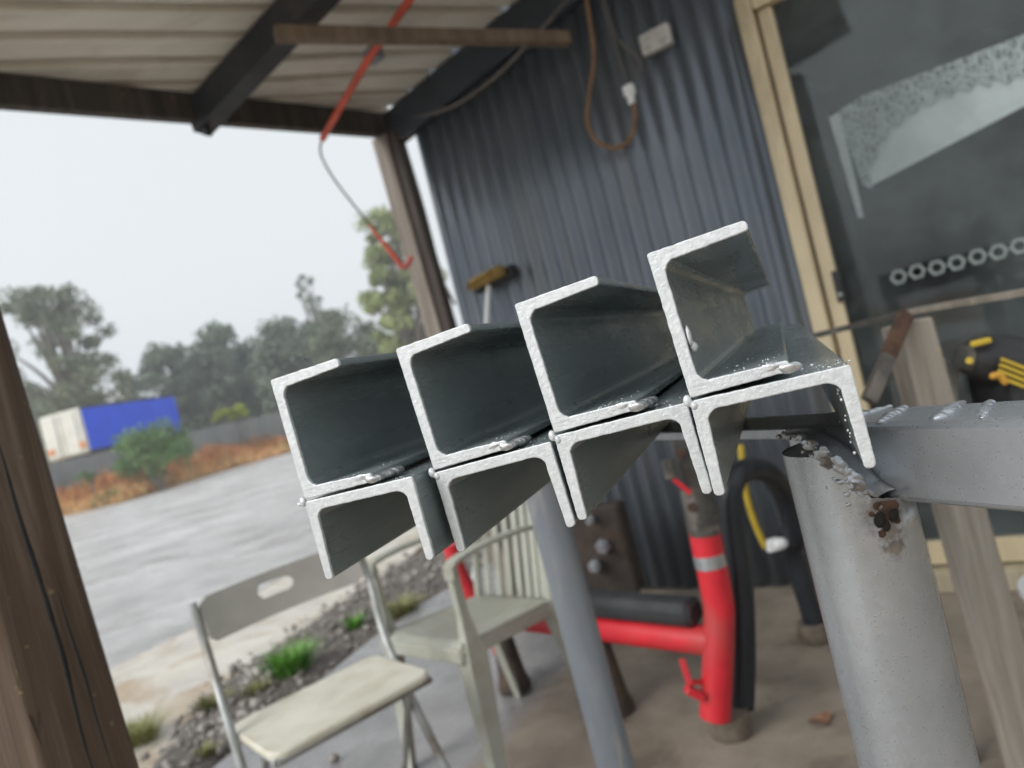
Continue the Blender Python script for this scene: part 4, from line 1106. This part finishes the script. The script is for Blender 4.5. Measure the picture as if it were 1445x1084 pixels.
def tuft(name, label, cat, p, n, h, spread, mat, seed, group=None, wid=.004):
    rnd = random.Random(seed); mb = MB()
    for k in range(n):
        a = rnd.random()*2*math.pi; r0 = rnd.random()**.7*spread*.45; b = Vector((p[0] + r0*math.cos(a), p[1] + r0*math.sin(a), p[2]))
        L = h*rnd.uniform(.55, 1.1); lean = rnd.uniform(.15, .9)*spread*1.1; a2 = a + rnd.uniform(-.7, .7)
        w = wid*rnd.uniform(.6, 1.3); side = Vector((-math.sin(a2), math.cos(a2), 0))*w
        c1 = b + Vector((math.cos(a2)*lean*.35, math.sin(a2)*lean*.35, L*.6)); c2 = b + Vector((math.cos(a2)*lean, math.sin(a2)*lean, L*rnd.uniform(.75, 1)))
        mb.add([b-side, b+side, c1+side*.8, c1-side*.8, c2], [(0,1,2,3), (3,2,4)], 0, True)
    o = mb.build(name, mat); tag(o, label, cat, group); return o
tuft('grass_tuft', 'bright green grass tuft growing in the gravel bed behind the folding chair', 'grass tuft', on_z(415, 958, -.03), 330, .17, .15, M['grass'], 1, None, .005)
WG = 'small weeds along the gravel bed'
tuft('weed', 'low yellow green weed between the left post and the gravel, nearest the post', 'weed', on_z(198, 1048, -.045), 220, .10, .16, M['weed'], 2, WG)
tuft('weed', 'yellowish weed in the gravel just left of the folding chair tube', 'weed', on_z(303, 1005, -.02), 200, .09, .10, M['weed'], 3, WG)
tuft('weed', 'small weed in the gravel below the bright grass tuft', 'weed', on_z(362, 985, -.02), 160, .07, .08, M['weed'], 4, WG)
tuft('weed', 'green sprig at the back of the gravel between the two chairs', 'weed', on_z(503, 892, -.02), 130, .10, .07, M['grass'], 5, WG)
tuft('weed', 'olive weed seen over the seat of the plastic armchair', 'weed', on_z(570, 868, -.02), 200, .10, .16, M['weed'], 6, WG)
tuft('weed', 'green weed behind the blue grey pipe leg at the wall corner', 'weed', on_z(742, 815, 0), 200, .35, .12, M['grass'], 8, WG)
tuft('weed', 'tiny weed at the foot of the gravel nearest the frame bottom', 'weed', on_z(292, 1072, -.02), 120, .06, .06, M['weed'], 9, WG)

# ------------------------------------------------------------------ far side of the yard
def fence():
    e = empty('fence', at_y(60, 690, 40), 'long grey sheet fence behind the dry grass, below the blue trailer', 'fence')
    a, b = Vector((-28, 22.96, 0)), Vector((-4, 49.3, 0)); d = (b-a).normalized(); L = (b-a).length; n = int(L/.12)
    mb = MB(); vs = []
    for z in (-.05, 2.15):
        for k in range(n+1): vs.append(a + d*(L*k/n) + Vector((d.y, -d.x, 0))*(.02 if k % 2 else -.02) + Vector((0,0,z)))
    mb.add(vs, [(k, k+1, n+2+k, n+1+k) for k in range(n)]); mb.build('sheet', M['fence'], e, solid=.01)
    for k in range(0, int(L/2.4)+1):
        p = a + d*(k*2.4) + Vector((d.y, -d.x, 0))*.06; mb = MB(); mb.box(p + Vector((0,0,1.05)), (.06, .06, 2.2)); mb.build('fence_post', M['fence'], e)
fence()

def trailer():
    # rear left bottom corner etc. from the photo at about 33 m
    A = at_y(76, 652, 36.0)                      # outer left bottom of the white end
    Bp = at_y(127, 636, 34.6)                    # corner white / blue, bottom
    zb = at_y(127, 638, 34.6).z; zt = at_y(115, 574, 34.6).z
    Cc = at_y(258, 602, 39.6)
    A = Vector((A.x, A.y, 0)); B = Vector((Bp.x, Bp.y, 0)); ux = Vector((.25, .968, 0)); Cc = B + ux*((at_y(256,600,40).x/40*B.y - B.x)/(ux.x - at_y(256,600,40).x/40*ux.y)); ux.normalize()
    vx = Vector((-ux.y, ux.x, 0)); 
    if vx.dot(A-B) < 0: vx = -vx
    Lw = 2.45; Ll = (Vector((Cc.x, Cc.y, 0))-B).length
    e = empty('truck_trailer', B, 'box trailer with royal blue side and cream white rear doors parked beyond the yard', 'trailer')
    def Q(l, w, z): return B + ux*l + vx*w + Vector((0,0,z))
    R = Matrix((ux, vx, Vector((0,0,1)))).transposed()
    h = zt-zb; c = Q(Ll/2, Lw/2, zb+h/2)
    mb = MB(); mb.rbox(c, (Ll, Lw, h), R, .08); mb.build('box_body', M['truck_white'], e)
    mb = MB(); mb.box(Q(Ll/2, -.02, zb+h/2), (Ll-.12, .04, h-.14), R); mb.build('side_curtain', M['blue_curtain'], e)
    mb = MB(); mb.box(Q(Ll/2, -.03, zt-.02), (Ll, .06, .10), R); mb.box(Q(Ll/2, -.03, zb+.03), (Ll, .06, .12), R); mb.build('side_rail', M['truck_dark'], e)
    for k in (.26, .74):
        mb = MB(); mb.box(Q(-.03, Lw*k, zb+h/2), (.05, Lw*.46, h-.2), R); dd = mb.build('rear_door', M['truck_white'], e, bevel=.01)
        mb = MB(); mb.tube([Q(-.07, Lw*(k-.12), zb+.15), Q(-.07, Lw*(k-.12), zt-.15)], .022, 8); mb.build('lock_rod', M['fence'], dd)
    for k in (.10, .86):
        mb = MB(); mb.box(Q(-.075, Lw*k, zb+.42), (.05, .34, .26), R); mb.build('tail_lamp', M['tail_orange'], e)
    mb = MB(); mb.box(Q(Ll/2, Lw/2, zb-.15), (Ll*.94, 1.0, .28), R); mb.build('chassis', M['truck_dark'], e)
    pad = MB(); pad.box(Q(Ll/2, Lw/2, (zb-1.35)/2), (Ll+1, Lw+.6, zb-1.35), R); po = pad.build('terrace', M['earth']); po['kind'] = 'structure'
    for l in (1.2, 2.4):
        for w_ in (.2, Lw-.2):
            mb = MB(); mb.tube([Q(l, w_-.14, zb-.86), Q(l, w_+.14, zb-.86)], .5, 20); mb.build('wheel', M['rubber'], e)
    for w_ in (.6, Lw-.6): mb = MB(); mb.box(Q(Ll-1.6, w_, zb-.73), (.14, .14, 1.24), R); mb.build('landing_leg', M['truck_dark'], e)
trailer()

def leafmesh(mb, rnd, c, r, n, size, mi=0, flat_=.75):
    """n leaf quads scattered in an ellipsoidal clump"""
    for k in range(n):
        while True:
            v = Vector((rnd.uniform(-1,1), rnd.uniform(-1,1), rnd.uniform(-1,1)))
            if v.length < 1: break
        v = v * (.55+.45*v.length)
        p = Vector(c) + Vector((v.x*r[0], v.y*r[1], v.z*r[2]))
        a = Vector((rnd.gauss(0,1), rnd.gauss(0,1), rnd.gauss(0,flat_))).normalized(); b = a.orthogonal().normalized()
        b = Matrix.Rotation(rnd.random()*6.28, 3, a) @ b; c2 = a.cross(b); s = size*rnd.uniform(.5, 1.2)
        mb.add([p-b*s, p-c2*s*.5, p+b*s, p+c2*s*.5], [(0,1,2,3)], mi)
def tree(name, label, cx, Y, top, bottom, width, mat, seed, clumps=26, leaves=90, leaf=.16, sparse=.42, group='trees beyond the yard', trunk=True, lean=0):
    """cx/top/bottom/width in photo pixels at depth Y, grounded at z = 0"""
    rnd = random.Random(seed)
    ct, cb = at_y(cx + (top-542)*0, top, Y), at_y(cx, bottom, Y); s = Y/FPX
    zc0, zc1 = max(.6, cb.z), ct.z; w = width*s/2; xm = at_y(cx, (top+bottom)/2, Y).x
    base = Vector((xm+lean, Y, 0)); e = empty(name, base, label, 'tree', group)
    h = zc1-zc0; cr = MB(); tk = MB()
    fork = base + Vector((-lean*.6, 0, max(.8, zc0 + h*.12)))
    tr = max(.12, .028*zc1)
    tk.tube(arc([base - Vector((0,0,.1)), base.lerp(fork, .5) + Vector((.1*rnd.uniform(-1,1), 0, 0)), fork], 4), [tr*(1-.06*k) for k in range(9)], 9)
    for k in range(clumps):
        f = rnd.random(); ang = rnd.random()*6.283; prof_ = math.sin(math.pi*(.16+.74*f))**.6
        rr = w*prof_*(rnd.random()**.5)*.80
        c = Vector((xm + rr*math.cos(ang), Y + rr*math.sin(ang), zc0 + h*(.04+.92*f)))
        cs = w*sparse*rnd.uniform(.55, 1.15)
        leafmesh(cr, rnd, c, (cs, cs, cs*.8), leaves, leaf)
        if k % 2 == 0:
            m = fork.lerp(c, .5) + Vector((rnd.uniform(-.3,.3), rnd.uniform(-.3,.3), rnd.uniform(-.1,.5)))
            pts = arc([fork, m, c], 4); tk.tube(pts, [tr*.50*(1-.82*i/(len(pts)-1)) for i in range(len(pts))], 6)
    tk.build('trunk', M['bark'], e); cr.build('crown', mat, e)
    return e
tree('gum_tree', 'tall open crowned gum tree with pale sky showing through, left of the trailer', 84, 46, 396, 610, 190, M['gum'], 1, 72, 150, .16, .22)
tree('gum_tree', 'bright olive gum tree rising behind the grey corner post', 567, 42, 284, 560, 138, M['gum_green'], 2, 84, 170, .16, .26)
tree('bushy_tree', 'rounded hazy tree, highest hump of the middle tree line', 318, 62, 456, 630, 112, M['pine'], 3, 50, 150, .26, .42)
tree('bushy_tree', 'low hazy tree just right of the blue trailer', 250, 60, 488, 640, 100, M['pine'], 4, 44, 150, .26, .42)
tree('bushy_tree', 'broad hazy tree left of the corner post', 420, 60, 442, 610, 130, M['pine'], 5, 54, 150, .26, .40)
tree('bushy_tree', 'hazy tree directly above the leftmost channel post', 496, 56, 436, 600, 120, M['gum'], 6, 50, 150, .24, .40)
tree('gum_tree', 'thin bare topped tree standing faint and far above the tree line', 446, 74, 378, 540, 46, M['pine'], 7, 34, 34, .22, .34)
tree('bushy_tree', 'thin wispy tree in the gap between the tall gum and the trailer', 184, 58, 515, 630, 40, M['gum'], 8, 14, 60, .16, .35)
tree('bushy_tree', 'dense dark tree behind the white trailer doors', 70, 52, 545, 660, 150, M['gum'], 9, 50, 140, .22, .34)
tree('bushy_tree', 'dark tree filling the gap behind the middle of the tree line', 372, 66, 482, 630, 120, M['pine'], 10, 44, 150, .28, .45)
tree('bushy_tree', 'small green tree low behind the corner post', 575, 50, 470, 580, 110, M['gum_green'], 12, 32, 120, .18, .34)
tree('bushy_tree', 'low hazy tree in the dip left of the highest hump', 285, 66, 500, 640, 90, M['pine'], 13, 36, 130, .27, .42)
tree('bushy_tree', 'pale hazy tree between the thin far tree and the corner post', 462, 66, 462, 610, 100, M['pine'], 14, 36, 130, .27, .42)
tree('bushy_tree', 'low hazy tree close behind the blue end of the trailer', 205, 64, 528, 650, 80, M['gum'], 15, 30, 120, .25, .42)
def far_wood():
    mb = MB(); rnd = random.Random(21)
    for k in range(150):
        x = -72 + 105*k/150; hgt = 3.2 + 1.6*noise.noise(Vector((x*.16, 2, 0))) + rnd.uniform(-.5, .5)
        leafmesh(mb, rnd, (x, 82 + rnd.uniform(-3, 3), hgt*.5), (2.2, 2, hgt*.55), 110, .42)
    o = mb.build('far_wood', M['pine']); tag(o, 'far hazy band of woodland closing the view', 'woodland', kind='stuff')
far_wood()
def shrub(name, label, cx, cy, Y, w, h, mat, seed, n=22, leaves=110, leaf=.07):
    rnd = random.Random(seed); s = Y/FPX; c = at_y(cx, cy, Y); e = empty(name, (c.x, Y, 0), label, 'bush', 'bushes along the fence')
    cr = MB(); tk = MB(); W_, H_ = w*s/2, h*s/2
    for k in range(n):
        a = rnd.random()*6.28; r = rnd.random()**.5; f = rnd.uniform(-1, 1); q = Vector((c.x + W_*.8*r*math.cos(a), Y + W_*.6*r*math.sin(a), c.z + H_*.75*f*(1-.4*r)))
        leafmesh(cr, rnd, q, (W_*.34, W_*.34, H_*.34), leaves, leaf)
        if k % 2 == 0: tk.tube([(c.x, Y, -.05), ((c.x+q.x)/2 + .1, Y, q.z*.5), q], [.04, .025, .01], 6)
    tk.build('stems', M['bark'], e); cr.build('foliage', mat, e)
shrub('bush', 'leafy green bush in front of the blue trailer side', 212, 632, 29, 118, 92, M['bush'], 1, 40, 150, .08)
shrub('bush', 'lime yellow bush behind the fence right of the trailer', 326, 583, 38, 52, 24, M['lime'], 2, 14, 90, .09)
shrub('bush', 'small green bush poking from the dry grass under the white trailer doors', 120, 672, 29, 36, 18, M['bush'], 3, 9, 60)

def bank():
    # dry grass bank along the far edge of the yard
    rnd = random.Random(31); mb = MB()
    base = [at_y(x, y, 1) for x, y in ()]
    edge = [(-24, 25.5), (-18.7, 28.0), (-15.0, 27.5), (-14.3, 32), (-12.2, 36.5), (-8, 39.5), (-2, 42), (6, 45)]
    E = arc([(a, b, 0) for a, b in edge], 8); n = len(E)
    back = [Vector((p.x-.9, p.y+4.6, 0)) for p in E]
    K = 6; vs = []
    for p, q in zip(E, back):
        for k in range(K+1):
            f = k/K; m = p.lerp(q, f); vs.append(Vector((m.x, m.y, -.055 if k == 0 else .05 + .50*math.sin(f*1.5) + .14*noise.noise(m*.7))))
    mb.add(vs, [(i*(K+1)+k, i*(K+1)+k+1, (i+1)*(K+1)+k+1, (i+1)*(K+1)+k) for i in range(n-1) for k in range(K)], 0, True)
    o = mb.build('bank', M['earth']); o['kind'] = 'structure'
    mb = MB()
    for k in range(17000):
        i = rnd.randrange(n-1); f = rnd.random(); p = E[i].lerp(E[i+1], rnd.random()).lerp(back[i].lerp(back[i+1], rnd.random()), f)
        g = .02 + .50*math.sin(f*1.5); cl = noise.noise(Vector((p.x*.6, p.y*.6, 3)))
        L = rnd.uniform(.32, .80)*(1+.7*cl)*(.45+.8*f); d = Vector((rnd.uniform(-.3, .3), rnd.uniform(-.3, .3), 1)).normalized()
        s = Vector((rnd.uniform(-1, 1), rnd.uniform(-1, 1), 0)).normalized()*.030
        mi = 1 if (f < .28 and rnd.random() < .75) or rnd.random() < .12 else 0
        if cl > .28 and rnd.random() < .5: mi = 2
        b = Vector((p.x, p.y, g)); mb.add([b-s, b+s, b + d*L*.7 + s*.9, b + d*L], [(0,1,2,3)], mi)
    o = mb.build('dry_grass', [M['dry'], M['straw'], M['bush']]); tag(o, 'rust brown dry grass covering the bank along the yard', 'dry grass', kind='stuff')
    for k, (x, y, r) in enumerate(((249, 640, .28), (262, 658, .40), (283, 655, .35), (318, 653, .22))):
        p = on_z(x, y+8, .0); mb = MB(); mb.ell((p.x, p.y, r*.35), (r, r*.8, r*.6), Matrix.Rotation(k, 3, 'Z'), 9, 7, 0, .16)
        o = mb.build('rock', M['stone']); tag(o, ['pale rock nearest the green bush at the edge of the dry grass', 'dark rubble lump, largest of the rocks by the bank', 'broken grey rock beside the largest rubble lump', 'small pale rock, rightmost of those by the bank'][k], 'rock', 'rocks at the edge of the yard')
bank()

def haze():
    mb = MB(); mb.box((-15, 38, 7.0), (140, 126, 16.4)); m = NT('misty_air')
    n = m.n; n.remove(m.bsdf); v = m.new('ShaderNodeVolumePrincipled'); v.inputs['Density'].default_value = .0032; v.inputs['Color'].default_value = (.90,.94,.97,1); v.inputs['Anisotropy'].default_value = .2
    m.link(v.outputs[0], n['Material Output'].inputs['Volume']); o = mb.build('haze', m.mat); o['kind'] = 'stuff'; o.display_type = 'WIRE'; tag(o, 'thin rainy mist filling the air over the yard', 'haze')
import os
if not os.environ.get('NOHAZE'): haze()
